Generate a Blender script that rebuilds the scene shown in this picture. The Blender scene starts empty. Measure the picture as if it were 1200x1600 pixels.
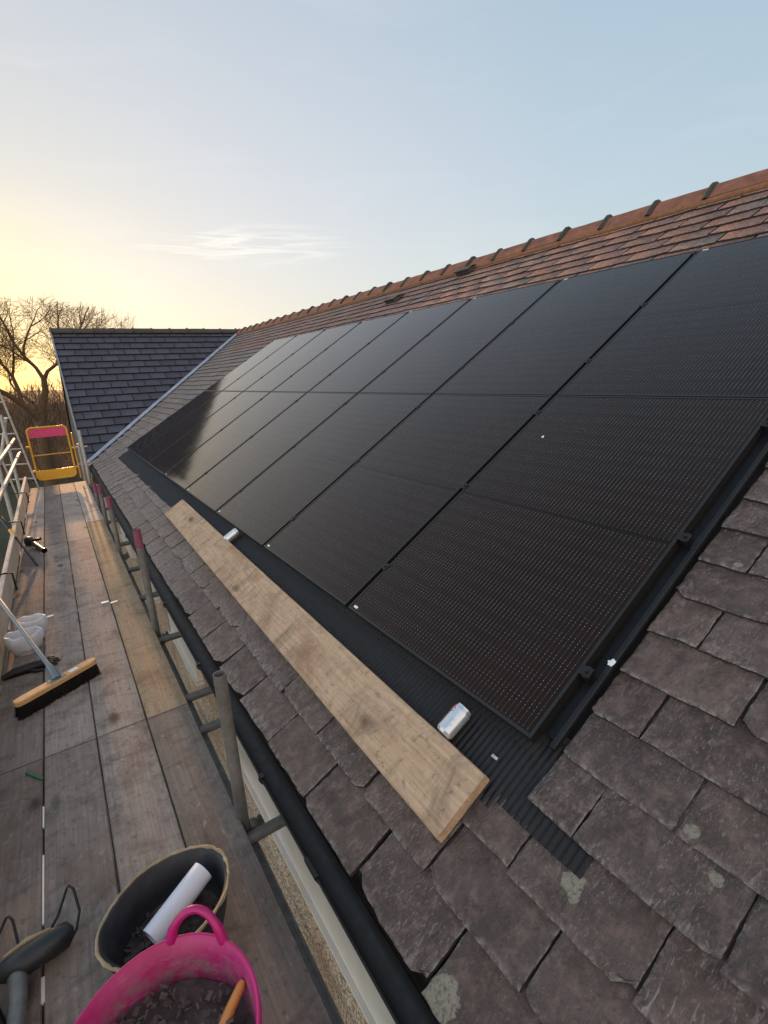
import bpy, bmesh, math, random
import numpy as np
from mathutils import Vector, Matrix, noise
random.seed(7)
PI = math.pi
C = bpy.context.scene.collection
scene = bpy.context.scene

# ------------------------------------------------------------------ camera
cam_d = bpy.data.cameras.new('camera'); cam = bpy.data.objects.new('camera', cam_d); C.objects.link(cam)
cam_d.sensor_fit = 'VERTICAL'; cam_d.sensor_height = 36.0; cam_d.lens = 764.77 / 1600 * 36.0
cam_d.clip_start = 0.05; cam_d.clip_end = 3000
r_ = Vector((0.82844938, -0.55798785, -0.04817861)); d_ = Vector((-0.19235155, -0.20268184, -0.96016715)); f_ = Vector((0.52599667, 0.80471711, -0.27524147))
M = Matrix((r_, -d_, -f_)).transposed().to_4x4(); M.translation = Vector((-1.02888, -0.81708, 1.10244))
cam.matrix_world = M
scene.camera = cam
scene.render.resolution_x = 768; scene.render.resolution_y = 1024

# ------------------------------------------------------------------ world and sun
SUN_EL = math.radians(5.0); SUN_AZ = math.radians(0.6)      # azimuth from +Y towards +X
sun_dir = Vector((math.sin(SUN_AZ) * math.cos(SUN_EL), math.cos(SUN_AZ) * math.cos(SUN_EL), math.sin(SUN_EL)))
w = bpy.data.worlds.new('World'); scene.world = w; w.use_nodes = True
nt = w.node_tree; nt.nodes.clear()
def N(t, **k):
    n = nt.nodes.new(t)
    for a, b in k.items(): setattr(n, a, b)
    return n
out = N('ShaderNodeOutputWorld'); bg = N('ShaderNodeBackground')
sky = N('ShaderNodeTexSky'); sky.sky_type = 'NISHITA'; sky.sun_disc = False
sky.sun_elevation = SUN_EL; sky.sun_rotation = SUN_AZ; sky.altitude = 50; sky.air_density = 1.0; sky.dust_density = 1.2; sky.ozone_density = 1.5
SKY_GAIN = 0.014
nt.links.new(bg.outputs[0], out.inputs[0]); bg.inputs[1].default_value = 1.0
# the Nishita sky carries the glow of the low sun; a hand-set colour gradient over the whole sky lifts and evens it
sc = N('ShaderNodeVectorMath', operation='SCALE'); sc.inputs['Scale'].default_value = SKY_GAIN
nt.links.new(sky.outputs[0], sc.inputs[0])
tc = N('ShaderNodeTexCoord')
nrm = N('ShaderNodeVectorMath', operation='NORMALIZE'); nt.links.new(tc.outputs['Generated'], nrm.inputs[0])
sep = N('ShaderNodeSeparateXYZ'); nt.links.new(nrm.outputs[0], sep.inputs[0])
ramp = N('ShaderNodeValToRGB'); cr = ramp.color_ramp
def setramp(cr, st):
    while len(cr.elements) > 1: cr.elements.remove(cr.elements[-1])
    cr.elements[0].position = st[0][0]; cr.elements[0].color = (*st[0][1], 1)
    for p, c in st[1:]:
        e = cr.elements.new(p); e.color = (*c, 1)
setramp(cr, [(0.0, (.86, .77, .58)), (.08, (.84, .79, .68)), (.18, (.79, .775, .74)), (.30, (.71, .72, .74)), (.45, (.62, .655, .70)), (.62, (.52, .57, .64)), (1.0, (.42, .46, .54))])
nt.links.new(sep.outputs['Z'], ramp.inputs[0])
# warm glow round the sun, cooler to the side
dt = N('ShaderNodeVectorMath', operation='DOT_PRODUCT'); nt.links.new(nrm.outputs[0], dt.inputs[0])
GD = Vector((math.sin(math.radians(-10)), math.cos(math.radians(-10)), 0.02)).normalized(); dt.inputs[1].default_value = GD
gr = N('ShaderNodeValToRGB')
setramp(gr.color_ramp, [(0.0, (1.9, 1.55, 1.30)), (.30, (1.55, 1.33, 1.16)), (.5, (.63, .80, .91)), (.72, (.72, .86, .95)), (.86, (.89, .94, .99)), (.93, (.98, .98, .99)), (.97, (1.01, .99, .93)), (.99, (1.08, 1.0, .78)), (1.0, (1.18, .98, .45))])  # unseen sky behind the camera brightened and warmed as added fill
dm = N('ShaderNodeMapRange'); dm.inputs['From Min'].default_value = -1.0; nt.links.new(dt.outputs['Value'], dm.inputs[0]); nt.links.new(dm.outputs[0], gr.inputs[0])
mul = N('ShaderNodeVectorMath', operation='MULTIPLY'); nt.links.new(ramp.outputs[0], mul.inputs[0]); nt.links.new(gr.outputs[0], mul.inputs[1])
vs = N('ShaderNodeVectorMath', operation='SCALE'); vs.inputs['Scale'].default_value = 0.86; nt.links.new(mul.outputs[0], vs.inputs[0])
lf = N('ShaderNodeMapRange'); lf.inputs['From Min'].default_value = -.28; lf.inputs['From Max'].default_value = -.75; lf.inputs['To Min'].default_value = .93; lf.inputs['To Max'].default_value = 2.1; nt.links.new(sep.outputs['X'], lf.inputs[0]); nt.links.new(lf.outputs[0], vs.inputs['Scale'])  # unseen sky to the left brightened as extra fill for deck and wall
add = N('ShaderNodeVectorMath', operation='ADD'); nt.links.new(sc.outputs[0], add.inputs[0]); nt.links.new(vs.outputs[0], add.inputs[1])
# a few high wisps of cloud
mp = N('ShaderNodeMapping'); mp.inputs['Scale'].default_value = (2.2, 2.2, 13.0); mp.inputs['Rotation'].default_value = (0.10, .06, 0.2)
nt.links.new(nrm.outputs[0], mp.inputs[0])
nz = N('ShaderNodeTexNoise'); nz.inputs['Scale'].default_value = 1.6; nz.inputs['Detail'].default_value = 7; nz.inputs['Roughness'].default_value = .6; nz.inputs['Distortion'].default_value = .6
nt.links.new(mp.outputs[0], nz.inputs[0])
cm = N('ShaderNodeMapRange'); cm.inputs['From Min'].default_value = .52; cm.inputs['From Max'].default_value = .78; cm.inputs['To Max'].default_value = .035
nt.links.new(nz.outputs[0], cm.inputs[0])
mp2 = N('ShaderNodeMapping'); mp2.inputs['Scale'].default_value = (2.4, 2.4, 40.0); nt.links.new(nrm.outputs[0], mp2.inputs[0])
nz2 = N('ShaderNodeTexNoise'); nz2.inputs['Scale'].default_value = 2.2; nz2.inputs['Detail'].default_value = 8; nz2.inputs['Roughness'].default_value = .62; nz2.inputs['Distortion'].default_value = 1.2
nt.links.new(mp2.outputs[0], nz2.inputs[0])
wm = N('ShaderNodeVectorMath', operation='DISTANCE'); nt.links.new(nrm.outputs[0], wm.inputs[0])
WD = Vector((.335, .91, .222)).normalized()
wm.inputs[1].default_value = (WD.x, WD.y, WD.z * 6.0)
wsc = N('ShaderNodeVectorMath', operation='MULTIPLY'); wsc.inputs[1].default_value = (1, 1, 6.0); nt.links.new(nrm.outputs[0], wsc.inputs[0]); nt.links.new(wsc.outputs[0], wm.inputs[0])
wr = N('ShaderNodeMapRange'); wr.inputs['From Min'].default_value = .22; wr.inputs['From Max'].default_value = .04; wr.inputs['To Min'].default_value = 0; wr.inputs['To Max'].default_value = 1
nt.links.new(wm.outputs['Value'], wr.inputs[0])
cm2 = N('ShaderNodeMapRange'); cm2.inputs['From Min'].default_value = .46; cm2.inputs['From Max'].default_value = .72; cm2.inputs['To Max'].default_value = .30
nt.links.new(nz2.outputs[0], cm2.inputs[0])
mm = N('ShaderNodeMath', operation='MULTIPLY'); nt.links.new(cm2.outputs[0], mm.inputs[0]); nt.links.new(wr.outputs[0], mm.inputs[1])
ma = N('ShaderNodeMath', operation='ADD'); nt.links.new(cm.outputs[0], ma.inputs[0]); nt.links.new(mm.outputs[0], ma.inputs[1])
cs = N('ShaderNodeVectorMath', operation='SCALE'); cs.inputs[0].default_value = (1.0, .84, .68); nt.links.new(ma.outputs[0], cs.inputs['Scale'])
ad2 = N('ShaderNodeVectorMath', operation='ADD'); nt.links.new(add.outputs[0], ad2.inputs[0]); nt.links.new(cs.outputs[0], ad2.inputs[1])
nt.links.new(ad2.outputs[0], bg.inputs[0])

sl = bpy.data.lights.new('sun', 'SUN'); sl.energy = 5.0; sl.angle = math.radians(0.6); sl.color = (1.0, .50, .20)
so = bpy.data.objects.new('sun', sl); C.objects.link(so); so.rotation_euler = (-sun_dir).to_track_quat('-Z', 'Y').to_euler()

scene.view_settings.view_transform = 'Standard'; scene.view_settings.look = 'None'; scene.view_settings.exposure = 0.12; scene.view_settings.gamma = 1.0

# ------------------------------------------------------------------ frames
TH = 0.54144
U = Vector((math.cos(TH), 0, math.sin(TH))); V = Vector((0, 1, 0)); NN = Vector((-math.sin(TH), 0, math.cos(TH)))
def S(u, v, n=0): return U * u + V * v + NN * n
ROOF_EUL = (0, -TH, 0)
PHI = math.atan(.765)
WA = Vector((0, math.cos(PHI), math.sin(PHI))); WN = Vector((0, -math.sin(PHI), math.cos(PHI))); WX = Vector((1, 0, 0))
W0 = Vector((-.6, 10.93, -.376))                      # origin of the wing roof frame (eave, left verge)
WLEN = 2.85 / math.sin(PHI)
def SW(x, a, n=0): return W0 + WX * x + WA * a + WN * n
RIDGE_U = 4.86; RIDGE = S(RIDGE_U, 0, -.06)            # main ridge line: x, z
def vlim_main(u): return 10.93 + (u * math.sin(TH) - .05 + .376) / .765      # v of the valley at slope coordinate u
def vlim_wing(a):                                      # x offset of the valley in the wing frame
    z = W0.z + a * math.sin(PHI)
    return (z + .055) / math.tan(TH) - W0.x

# ------------------------------------------------------------------ material helpers
def mat(name):
    m = bpy.data.materials.new(name); m.use_nodes = True; t = m.node_tree
    b = t.nodes['Principled BSDF']
    return m, t, b
class G:
    def __init__(s, t): s.t = t
    def n(s, ty, ins=None, **k):
        x = s.t.nodes.new(ty)
        for a, b in k.items(): setattr(x, a, b)
        for a, b in (ins or {}).items(): s.set(x.inputs[a], b)
        return x
    def set(s, sock, v):
        if isinstance(v, bpy.types.NodeSocket): s.t.links.new(v, sock)
        else: sock.default_value = v
    def noise(s, vec, scale, detail=4, rough=.55, dist=0): return s.n('ShaderNodeTexNoise', {'Vector': vec, 'Scale': scale, 'Detail': detail, 'Roughness': rough, 'Distortion': dist}).outputs[0]
    def ramp(s, fac, st):
        r = s.n('ShaderNodeValToRGB', {0: fac}); setramp(r.color_ramp, st); return r.outputs[0]
    def rng(s, v, a, b, c=0, d=1): return s.n('ShaderNodeMapRange', {0: v, 1: a, 2: b, 3: c, 4: d}).outputs[0]
    def math(s, op, a, b=0.0, c=None):
        x = s.n('ShaderNodeMath', {0: a, 1: b}, operation=op)
        if c is not None: s.set(x.inputs[2], c)
        return x.outputs[0]
    def mix(s, f, a, b, mode='MIX'):
        x = s.n('ShaderNodeMix', data_type='RGBA', blend_type=mode)
        s.set(x.inputs[0], f); s.set(x.inputs[6], a if isinstance(a, bpy.types.NodeSocket) else (*a, 1)); s.set(x.inputs[7], b if isinstance(b, bpy.types.NodeSocket) else (*b, 1)); return x.outputs[2]
    def map(s, vec, scale=(1, 1, 1), rot=(0, 0, 0), loc=(0, 0, 0)): return s.n('ShaderNodeMapping', {0: vec, 'Scale': scale, 'Rotation': rot, 'Location': loc}).outputs[0]
    def bump(s, h, strength=.3, dist=.005, normal=None):
        x = s.n('ShaderNodeBump', {'Height': h, 'Strength': strength, 'Distance': dist})
        if normal is not None: s.set(x.inputs['Normal'], normal)
        return x.outputs[0]
    def obj(s): return s.n('ShaderNodeTexCoord').outputs['Object']
    def uv(s, name='UVMap'): return s.n('ShaderNodeUVMap', uv_map=name).outputs[0]
    def rnd(s): return s.n('ShaderNodeObjectInfo').outputs['Random']
def plain(name, col, rough=.5, metal=0.0, var=.12, scale=18, bump=.08, spec=.5):
    m, t, b = mat(name); g = G(t); o = g.obj()
    nz = g.noise(o, scale, 5)
    g.set(b.inputs['Base Color'], g.mix(nz, tuple(c * (1 - var * 2) for c in col), tuple(min(1, c * (1 + var * 2)) for c in col)))
    g.set(b.inputs['Roughness'], g.rng(g.noise(o, scale * 2.3, 3), .3, .7, max(.02, rough - .1), min(1, rough + .1)))
    b.inputs['Metallic'].default_value = metal; b.inputs['Specular IOR Level'].default_value = spec
    if bump: g.set(b.inputs['Normal'], g.bump(g.noise(o, scale * 5, 4), bump, .003))
    return m
def slate_mat(name, c1, c2, c3, streak, rough=(.42, .72), specks=.5, lichen=None, spec=.5, mott=1.0, wear=1.0, tv=.30):
    m, t, b = mat(name); g = G(t)
    uv = g.uv(); rn = g.n('ShaderNodeSeparateXYZ', {0: g.uv('rnd')})
    r1, r2 = rn.outputs[0], rn.outputs[1]
    tn = g.rng(g.math('FRACT', g.math('MULTIPLY', g.math('ADD', r1, r2), 7.31)), 0, 1, 1 - tv, 1 + tv)
    base = g.mix(r1, c1, c2); base = g.mix(1.0, base, g.n('ShaderNodeCombineXYZ', {0: tn, 1: tn, 2: tn}).outputs[0], 'MULTIPLY'); base = g.mix(g.math('MULTIPLY', r2, .5), base, c3)
    cl = g.noise(uv, 9, 6, .62); base = g.mix(g.rng(cl, .38, .66, 0, .72 * mott), base, tuple(x * .40 for x in c1))
    c4 = g.noise(g.map(uv, loc=(3, 8, 0)), 22, 5, .7); base = g.mix(g.rng(c4, .48, .68, 0, .55 * mott), base, tuple(min(1, x * 1.9) for x in c2))
    c5 = g.noise(g.map(uv, loc=(1, 4, 0)), 60, 5, .75); base = g.mix(g.rng(c5, .52, .66, 0, .5 * mott), base, tuple(x * .35 for x in c1))
    # flaked and scratched pale streaks, running down the slope
    st = g.noise(g.map(uv, (16, 60, 1), (0, 0, .35)), 1.0, 7, .72, 1.4)
    st2 = g.noise(g.map(uv, loc=(7, 3, 0)), 3.2, 3)
    sm = g.math('MULTIPLY', g.rng(st, .55, .66), g.rng(st2, .42, .56))
    sv = g.rng(g.math('FRACT', g.math('MULTIPLY', r2, 5.7)), 0, 1, streak * .15, streak * 1.6); base = g.mix(g.math('MULTIPLY', sm, sv), base, (.46, .42, .41))
    fs_ = g.noise(g.map(uv, (55, 150, 1), (0, 0, .6), (5, 5, 0)), 1.0, 4, .7, .8); base = g.mix(g.math('MULTIPLY', g.math('MULTIPLY', g.rng(fs_, .57, .63), g.rng(g.noise(uv, 6, 4), .40, .56)), sv), base, (.40, .36, .35))
    sp = g.n('ShaderNodeTexVoronoi', {'Vector': uv, 'Scale': 95.0}); sk = g.math('MULTIPLY', g.rng(sp.outputs['Distance'], .16, .10), g.rng(g.noise(uv, 14, 3), .54, .60))
    base = g.mix(g.math('MULTIPLY', sk, specks), base, (.45, .43, .39))
    ed = g.n('ShaderNodeSeparateXYZ', {0: g.uv('edge')}).outputs[0]
    em = g.math('MULTIPLY', g.math('POWER', ed, 1.5), g.rng(g.noise(g.map(uv, loc=(1, 2, 0)), 45, 5, .7), .46, .60))
    base = g.mix(g.math('MULTIPLY', em, wear), base, (.36, .33, .31))
    if lichen:
        gl = g.n('ShaderNodeNewGeometry').outputs['Position']; acc = None
        for (p, rad) in lichen:
            d = g.n('ShaderNodeVectorMath', {0: gl, 1: tuple(p)}, operation='DISTANCE').outputs['Value']
            d = g.math('ADD', d, g.math('MULTIPLY', g.math('SUBTRACT', g.noise(gl, 42, 5, .7), .5), rad * 1.6))
            ring = g.math('MULTIPLY', g.rng(d, rad, rad * .93), g.rng(g.noise(gl, 120, 4, .7), .38, .52, .25, 1)); acc = ring if acc is None else g.math('MAXIMUM', acc, ring)
        base = g.mix(g.math('MULTIPLY', acc, .8), base, (.40, .38, .30))
    g.set(b.inputs['Base Color'], base)
    g.set(b.inputs['Roughness'], g.rng(g.noise(uv, 26, 5, .65), .3, .7, *rough)); b.inputs['Specular IOR Level'].default_value = spec
    h1 = g.noise(uv, 11, 10, .66, .7); h2 = g.noise(g.map(uv, (1, 2.2, 1)), 70, 7, .75)
    lay = g.n('ShaderNodeMath', {0: g.math('MULTIPLY', g.noise(g.map(uv, loc=(9, 1, 0)), 8, 6, .65, .6), 7.0)}, operation='FLOOR').outputs[0]
    n0 = g.bump(lay, .8 * mott, .006); n1 = g.bump(h1, 1.0 * mott, .032, n0); n2 = g.bump(h2, 1.0 * mott, .007, n1)
    g.set(b.inputs['Normal'], n2)
    return m
def wood_mat(name, c_lo, c_mid, c_hi, stain=.5, gold=None, knots=True):
    m, t, b = mat(name); g = G(t); o = g.obj()
    rv = g.rnd(); off = g.n('ShaderNodeCombineXYZ', {0: g.math('MULTIPLY', rv, 37.0), 1: g.math('MULTIPLY', rv, 91.0), 2: 0.0}).outputs[0]
    p = g.n('ShaderNodeVectorMath', {0: o, 1: off}, operation='ADD').outputs[0]
    warp = g.noise(g.map(p, (3, 1.2, 3)), 1.0, 3)
    pw = g.n('ShaderNodeVectorMath', {0: p, 1: g.n('ShaderNodeCombineXYZ', {0: g.math('MULTIPLY', warp, .05), 1: 0.0, 2: 0.0}).outputs[0]}, operation='ADD').outputs[0]
    grain = g.noise(g.map(pw, (90, 2.6, 90)), 1.0, 6, .65)
    fine = g.noise(g.map(pw, (320, 9, 320)), 1.0, 4, .6)
    col = g.ramp(grain, [(.25, c_lo), (.5, c_mid), (.78, c_hi)])
    tone = g.rng(rv, 0, 1, .78, 1.22); col = g.mix(1.0, col, g.n('ShaderNodeCombineXYZ', {0: tone, 1: tone, 2: tone}).outputs[0], 'MULTIPLY')
    if gold: col = g.mix(g.rng(g.noise(g.map(p, (1.2, .9, 1)), 1.0, 3), .42, .62), col, gold)
    # worn-in dirt: smudges across the board, specks and foot scuffs
    sm = g.noise(g.map(p, (5, 9, 5)), 1.0, 6, .65, .8); col = g.mix(g.rng(sm, .50, .75, 0, stain), col, tuple(x * .30 for x in c_mid))
    sc = g.noise(g.map(p, (34, 26, 20)), 1.0, 7, .78, .15); col = g.mix(g.rng(sc, .54, .66, 0, min(1, stain * .95)), col, tuple(x * .35 for x in c_mid))
    mud = g.noise(g.map(p, (2.5, 1.6, 2), loc=(2, 7, 0)), 1.0, 5, .65, .6); col = g.mix(g.rng(mud, .50, .66, 0, stain * .9), col, tuple(a * b for a, b in zip(c_mid, (.52, .42, .36))))
    pl = g.noise(g.map(p, (34, 18, 20), loc=(4, 9, 0)), 1.0, 7, .78, .5); col = g.mix(g.rng(pl, .57, .66, 0, .45), col, (.42, .37, .33))
    h = grain
    if knots:
        kn = g.n('ShaderNodeTexVoronoi', {'Vector': g.map(pw, (5.5, 2.8, 1)), 'Scale': 1.0, 'Randomness': .9})
        kd = g.math('ADD', kn.outputs['Distance'], g.math('MULTIPLY', g.math('SUBTRACT', g.noise(p, 40, 3), .5), .10))
        col = g.mix(g.rng(kd, .20, .08, 0, .85), col, tuple(x * .28 for x in c_lo))
        ringm = g.math('SINE', g.math('MULTIPLY', kd, 130.0)); col = g.mix(g.math('MULTIPLY', g.rng(kd, .30, .10, 0, .30), g.rng(ringm, 0, 1)), col, tuple(x * .4 for x in c_lo))
    g.set(b.inputs['Base Color'], col); b.inputs['Roughness'].default_value = .82; b.inputs['Specular IOR Level'].default_value = .25
    n1 = g.bump(grain, .35, .004); n2 = g.bump(g.math('ADD', fine, sc), .3, .0015, n1); g.set(b.inputs['Normal'], n2)
    return m

LICHEN = [(S(-.632, -.175, -.055), .045), (S(-.218, -.272, -.055), .030), (S(-.245, -.292, -.055), .016), (S(.06, -.43, -.055), .018), (S(.0, -.51, -.055), .016), (S(-.52, -.56, -.055), .035), (S(.9, -.19, -.055), .014)]
M_SLATE = slate_mat('aged_purple_slate', (.112, .076, .065), (.165, .112, .095), (.108, .086, .088), .46, rough=(.26, .60), lichen=LICHEN, spec=.65)
M_SLATE2 = slate_mat('weathered_grey_slate', (.125, .105, .095), (.19, .155, .135), (.10, .080, .078), .6, rough=(.45, .75))
M_SLATE3 = slate_mat('sunlit_reddish_slate', (.17, .070, .046), (.29, .120, .080), (.15, .075, .060), .6, rough=(.4, .7))  # upper slates, part of the red is low sunlight put into the colour
M_WING = slate_mat('new_blue_slate', (.042, .046, .068), (.060, .064, .090), (.038, .044, .060), .05, rough=(.5, .72), specks=.05, spec=.3, mott=.4, wear=.1, tv=.16)
M_SLEDGE_SHADE = plain('split_slate_edge_shaded', (.040, .033, .030), .8, var=.3, scale=120, bump=.5)  # grimy slate side faces, darkened further to paint the shade in the joints
M_FELT = plain('dark_underlay', (.018, .016, .016), .9)
M_LEAD = plain('lead_sheet', (.34, .41, .52), .42, .25, var=.25, scale=9, bump=.25)
M_BLACKPL = plain('black_plastic', (.009, .010, .012), .50, var=.3, scale=30, bump=.08, spec=.35)
M_GUTTER = plain('black_gutter', (.0045, .0045, .005), .62, var=.3, scale=14, bump=.04)
M_FRAME = plain('black_anodised', (.018, .017, .017), .34, .2, var=.15, scale=60, bump=.03)
M_GALV = plain('galvanised_tube', (.19, .19, .18), .52, .45, var=.28, scale=22, bump=.12)
M_GALV_L = plain('pale_galvanised', (.42, .43, .41), .55, .35, var=.22, scale=22, bump=.12)
M_MAUVE = plain('mauve_paint', (.20, .055, .10), .6, var=.3, scale=40)
M_WHITE = plain('white_upvc', (.86, .83, .80), .42, var=.06, scale=12, bump=.04)
M_YELLOW = plain('yellow_paint', (.62, .34, .03), .45, var=.12, scale=16)
M_PINKPL = plain('pink_board', (.55, .05, .17), .5, var=.15, scale=14)
M_RIDGE = plain('terracotta_ridge', (.22, .085, .050), .8, var=.45, scale=9, bump=.5)
M_MORTAR = plain('orange_bedding', (.24, .11, .05), .85, var=.3, scale=30, bump=.6)
M_COLLAR = plain('mossy_collar', (.035, .042, .034), .85, var=.3, scale=40, bump=.4)
M_WRIDGE = plain('dark_ridge_tile', (.045, .042, .036), .7, var=.2, scale=14, bump=.3)
M_BARK = plain('bark', (.095, .060, .032), .9, var=.3, scale=8, bump=.6)
M_TWIG = plain('twigs', (.20, .115, .05), .9, var=.25, scale=3, bump=0)
M_WOODS = plain('bare_woodland', (.12, .075, .045), .95, var=.35, scale=.8, bump=0)
M_RUBBER = plain('black_rubber', (.022, .024, .030), .6, var=.45, scale=16, bump=.4)
M_RIM = plain('worn_pale_rim', (.30, .245, .15), .8, var=.4, scale=30, bump=.5)
M_BRISTLE = plain('black_bristle', (.006, .005, .005), .85, var=.3, scale=200, bump=.4)
M_BROOMW = plain('beech', (.55, .33, .15), .6, var=.12, scale=24, bump=.1)
M_STEELBL = plain('blue_grey_handle', (.15, .19, .215), .45, .2, var=.12, scale=18)
M_DARKTOOL = plain('dark_tool_casing', (.022, .026, .030), .42, .1, var=.3, scale=24)
M_BLACKMET = plain('black_metal', (.007, .006, .006), .5, .1, var=.2, scale=30)
M_TEAL = plain('teal_plastic', (.13, .24, .25), .45)
M_WHITEBAG = plain('white_plastic', (.62, .64, .68), .5, var=.1, scale=16, bump=.2)
M_PAPER = plain('white_roll', (.62, .63, .70), .55, var=.04, scale=20, bump=.05)
M_WSTRIP = plain('white_strip', (.75, .73, .69), .5, var=.05)
M_GREEN = plain('green_plastic', (.02, .13, .06), .5)
M_ORANGE = plain('orange_handle', (.58, .23, .05), .4, var=.12)
M_RUBBLE = plain('rubble', (.085, .066, .062), .95, var=.5, scale=30, bump=.8)
M_ROPE = plain('white_rope', (.62, .60, .56), .8, var=.2, scale=60, bump=.5)
M_ALU = plain('drink_can_metal', (.62, .67, .72), .24, .65, var=.05, scale=14, bump=0)
M_RED = plain('red_print', (.45, .03, .03), .4)
M_GREYPR = plain('grey_print', (.12, .12, .14), .4)
M_MESH = plain('rusty_wire', (.035, .022, .014), .7, .3)
M_GREYVG = plain('grey_verge', (.20, .22, .24), .6, var=.15)
M_POLEBLUE = plain('blue_cap', (.08, .22, .30), .5)
M_LABEL = plain('white_label', (.75, .75, .73), .5, var=.05)
M_BOARD = wood_mat('scaffold_board_grey', (.185, .155, .135), (.250, .212, .188), (.33, .285, .255), .80)
M_BOARDP = wood_mat('scaffold_board_pale', (.30, .26, .225), (.40, .345, .30), (.50, .44, .39), .6)
M_BOARDG = wood_mat('scaffold_board_gold', (.27, .20, .13), (.37, .28, .185), (.47, .37, .26), .75)
M_PLANK = wood_mat('plank_new', (.34, .225, .14), (.46, .32, .21), (.59, .44, .305), .85)
M_TOE = wood_mat('toe_board', (.34, .29, .24), (.48, .42, .36), (.60, .54, .47), .25, knots=False)
def build_pink():
    m, t, b = mat('pink_tub'); g = G(t); o = g.obj()
    z = g.n('ShaderNodeSeparateXYZ', {0: o}).outputs[2]
    d = g.math('ADD', g.math('MULTIPLY', z, -6.0), g.noise(o, 14, 6, .7)); dirt = g.rng(g.math('ADD', d, 2.15), .55, 1.0, 0, 1)
    col = g.mix(g.rng(g.noise(o, 7, 4), .3, .7), (.36, .006, .11), (.48, .012, .18))
    col = g.mix(g.math('MULTIPLY', dirt, g.rng(g.noise(o, 30, 5, .7), .35, .6)), col, (.24, .13, .15))
    sm = g.math('MULTIPLY', g.rng(g.noise(g.map(o, (14, 14, 40)), 1.0, 7, .75, 1.5), .54, .66), g.rng(z, .36, .26)); col = g.mix(g.math('MULTIPLY', sm, .55), col, (.50, .30, .36))
    g.set(b.inputs['Base Color'], col); b.inputs['Roughness'].default_value = .38
    b.inputs['Subsurface Weight'].default_value = .15; b.inputs['Subsurface Radius'].default_value = (.02, .004, .006)
    g.set(b.inputs['Normal'], g.bump(g.noise(o, 40, 4), .12, .002)); return m
M_PINK = build_pink()
def build_glass():
    m, t, b = mat('panel_glass'); g = G(t); uv = g.uv()
    s = g.n('ShaderNodeSeparateXYZ', {0: uv}); u, v = s.outputs[0], s.outputs[1]      # metres, u up the panel, v across
    # fine busbars running up the panel with bright solder pads, cell gaps across it
    fv = g.math('ABSOLUTE', g.math('SUBTRACT', g.math('FRACT', g.math('DIVIDE', v, .0183)), .5))
    line = g.rng(fv, .046, .026)
    fu = g.math('ABSOLUTE', g.math('SUBTRACT', g.math('FRACT', g.math('DIVIDE', u, .0145)), .5)); pad = g.rng(fu, .12, .06)
    band = g.rng(g.math('ABSOLUTE', g.math('SUBTRACT', g.math('FRACT', g.math('DIVIDE', u, .0868)), .5)), .10, .30, .10, 1)
    gapu = g.rng(g.math('ABSOLUTE', g.math('SUBTRACT', g.math('FRACT', g.math('DIVIDE', u, .0868)), .5)), .470, .486)
    gapv = g.rng(g.math('ABSOLUTE', g.math('SUBTRACT', g.math('FRACT', g.math('DIVIDE', v, .183)), .5)), .488, .494)
    ctr = g.rng(g.math('ABSOLUTE', g.math('SUBTRACT', u, .881)), .011, .008)
    base = g.mix(g.noise(uv, 2.5, 3), (.0080, .0042, .0031), (.0125, .0066, .0049))
    base = g.mix(g.math('MULTIPLY', line, .42), base, (.13, .11, .095))
    base = g.mix(g.math('MULTIPLY', g.math('MULTIPLY', g.math('MULTIPLY', line, pad), band), g.rng(g.noise(g.map(uv, (40, 40, 1)), 1.0, 2), .35, .6, .35, 1)), base, (.58, .53, .47))
    base = g.mix(g.math('MULTIPLY', g.math('MAXIMUM', gapu, gapv), .7), base, (.004, .003, .003))
    base = g.mix(ctr, base, (.004, .003, .003))
    dust = g.math('MULTIPLY', g.rng(g.noise(uv, 130, 2), .70, .76), g.rng(g.noise(uv, 7, 3), .45, .6)); base = g.mix(g.math('MULTIPLY', dust, .5), base, (.25, .22, .2))
    film = g.rng(g.noise(g.map(uv, (1.5, 6, 1)), 1.0, 5, .6), .35, .8, 0, .009); base = g.mix(film, base, (.34, .26, .21))
    g.set(b.inputs['Base Color'], base)
    b.inputs['IOR'].default_value = 1.45; b.inputs['Specular IOR Level'].default_value = .36; b.inputs['Specular Tint'].default_value = (1.0, .80, .72, 1)
    g.set(b.inputs['Roughness'], g.rng(g.noise(g.map(uv, (1, 4, 1)), 3, 4), .3, .7, .055, .11))
    g.set(b.inputs['Normal'], g.bump(g.noise(uv, 2.2, 2), .05, .02)); return m
M_GLASS = build_glass()
def build_pebble():
    m, t, b = mat('pebbledash'); g = G(t); o = g.obj()
    v = g.n('ShaderNodeTexVoronoi', {'Vector': o, 'Scale': 85.0})
    col = g.mix(g.rng(g.n('ShaderNodeSeparateColor', {0: v.outputs['Color']}).outputs[0], 0, 1), (.30, .20, .13), (.85, .74, .60))
    col = g.mix(g.rng(g.noise(o, 3, 3), .3, .7, 0, .6), col, (.30, .15, .06))
    col = g.mix(g.rng(v.outputs['Distance'], .45, .75, 0, .8), col, (.06, .04, .03))
    g.set(b.inputs['Base Color'], col); b.inputs['Roughness'].default_value = .85
    g.set(b.inputs['Normal'], g.bump(g.math('SUBTRACT', 1.0, v.outputs['Distance']), .9, .006)); return m
M_PEB = build_pebble()
def build_grass():
    m, t, b = mat('winter_grass'); g = G(t); o = g.obj()
    col = g.ramp(g.noise(o, .35, 8, .7), [(.3, (.020, .022, .010)), (.55, (.045, .048, .018)), (.8, (.075, .060, .030))])
    g.set(b.inputs['Base Color'], col); b.inputs['Roughness'].default_value = .95; g.set(b.inputs['Normal'], g.bump(g.noise(o, 14, 6), .8, .05)); return m
M_GRASS = build_grass()

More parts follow.
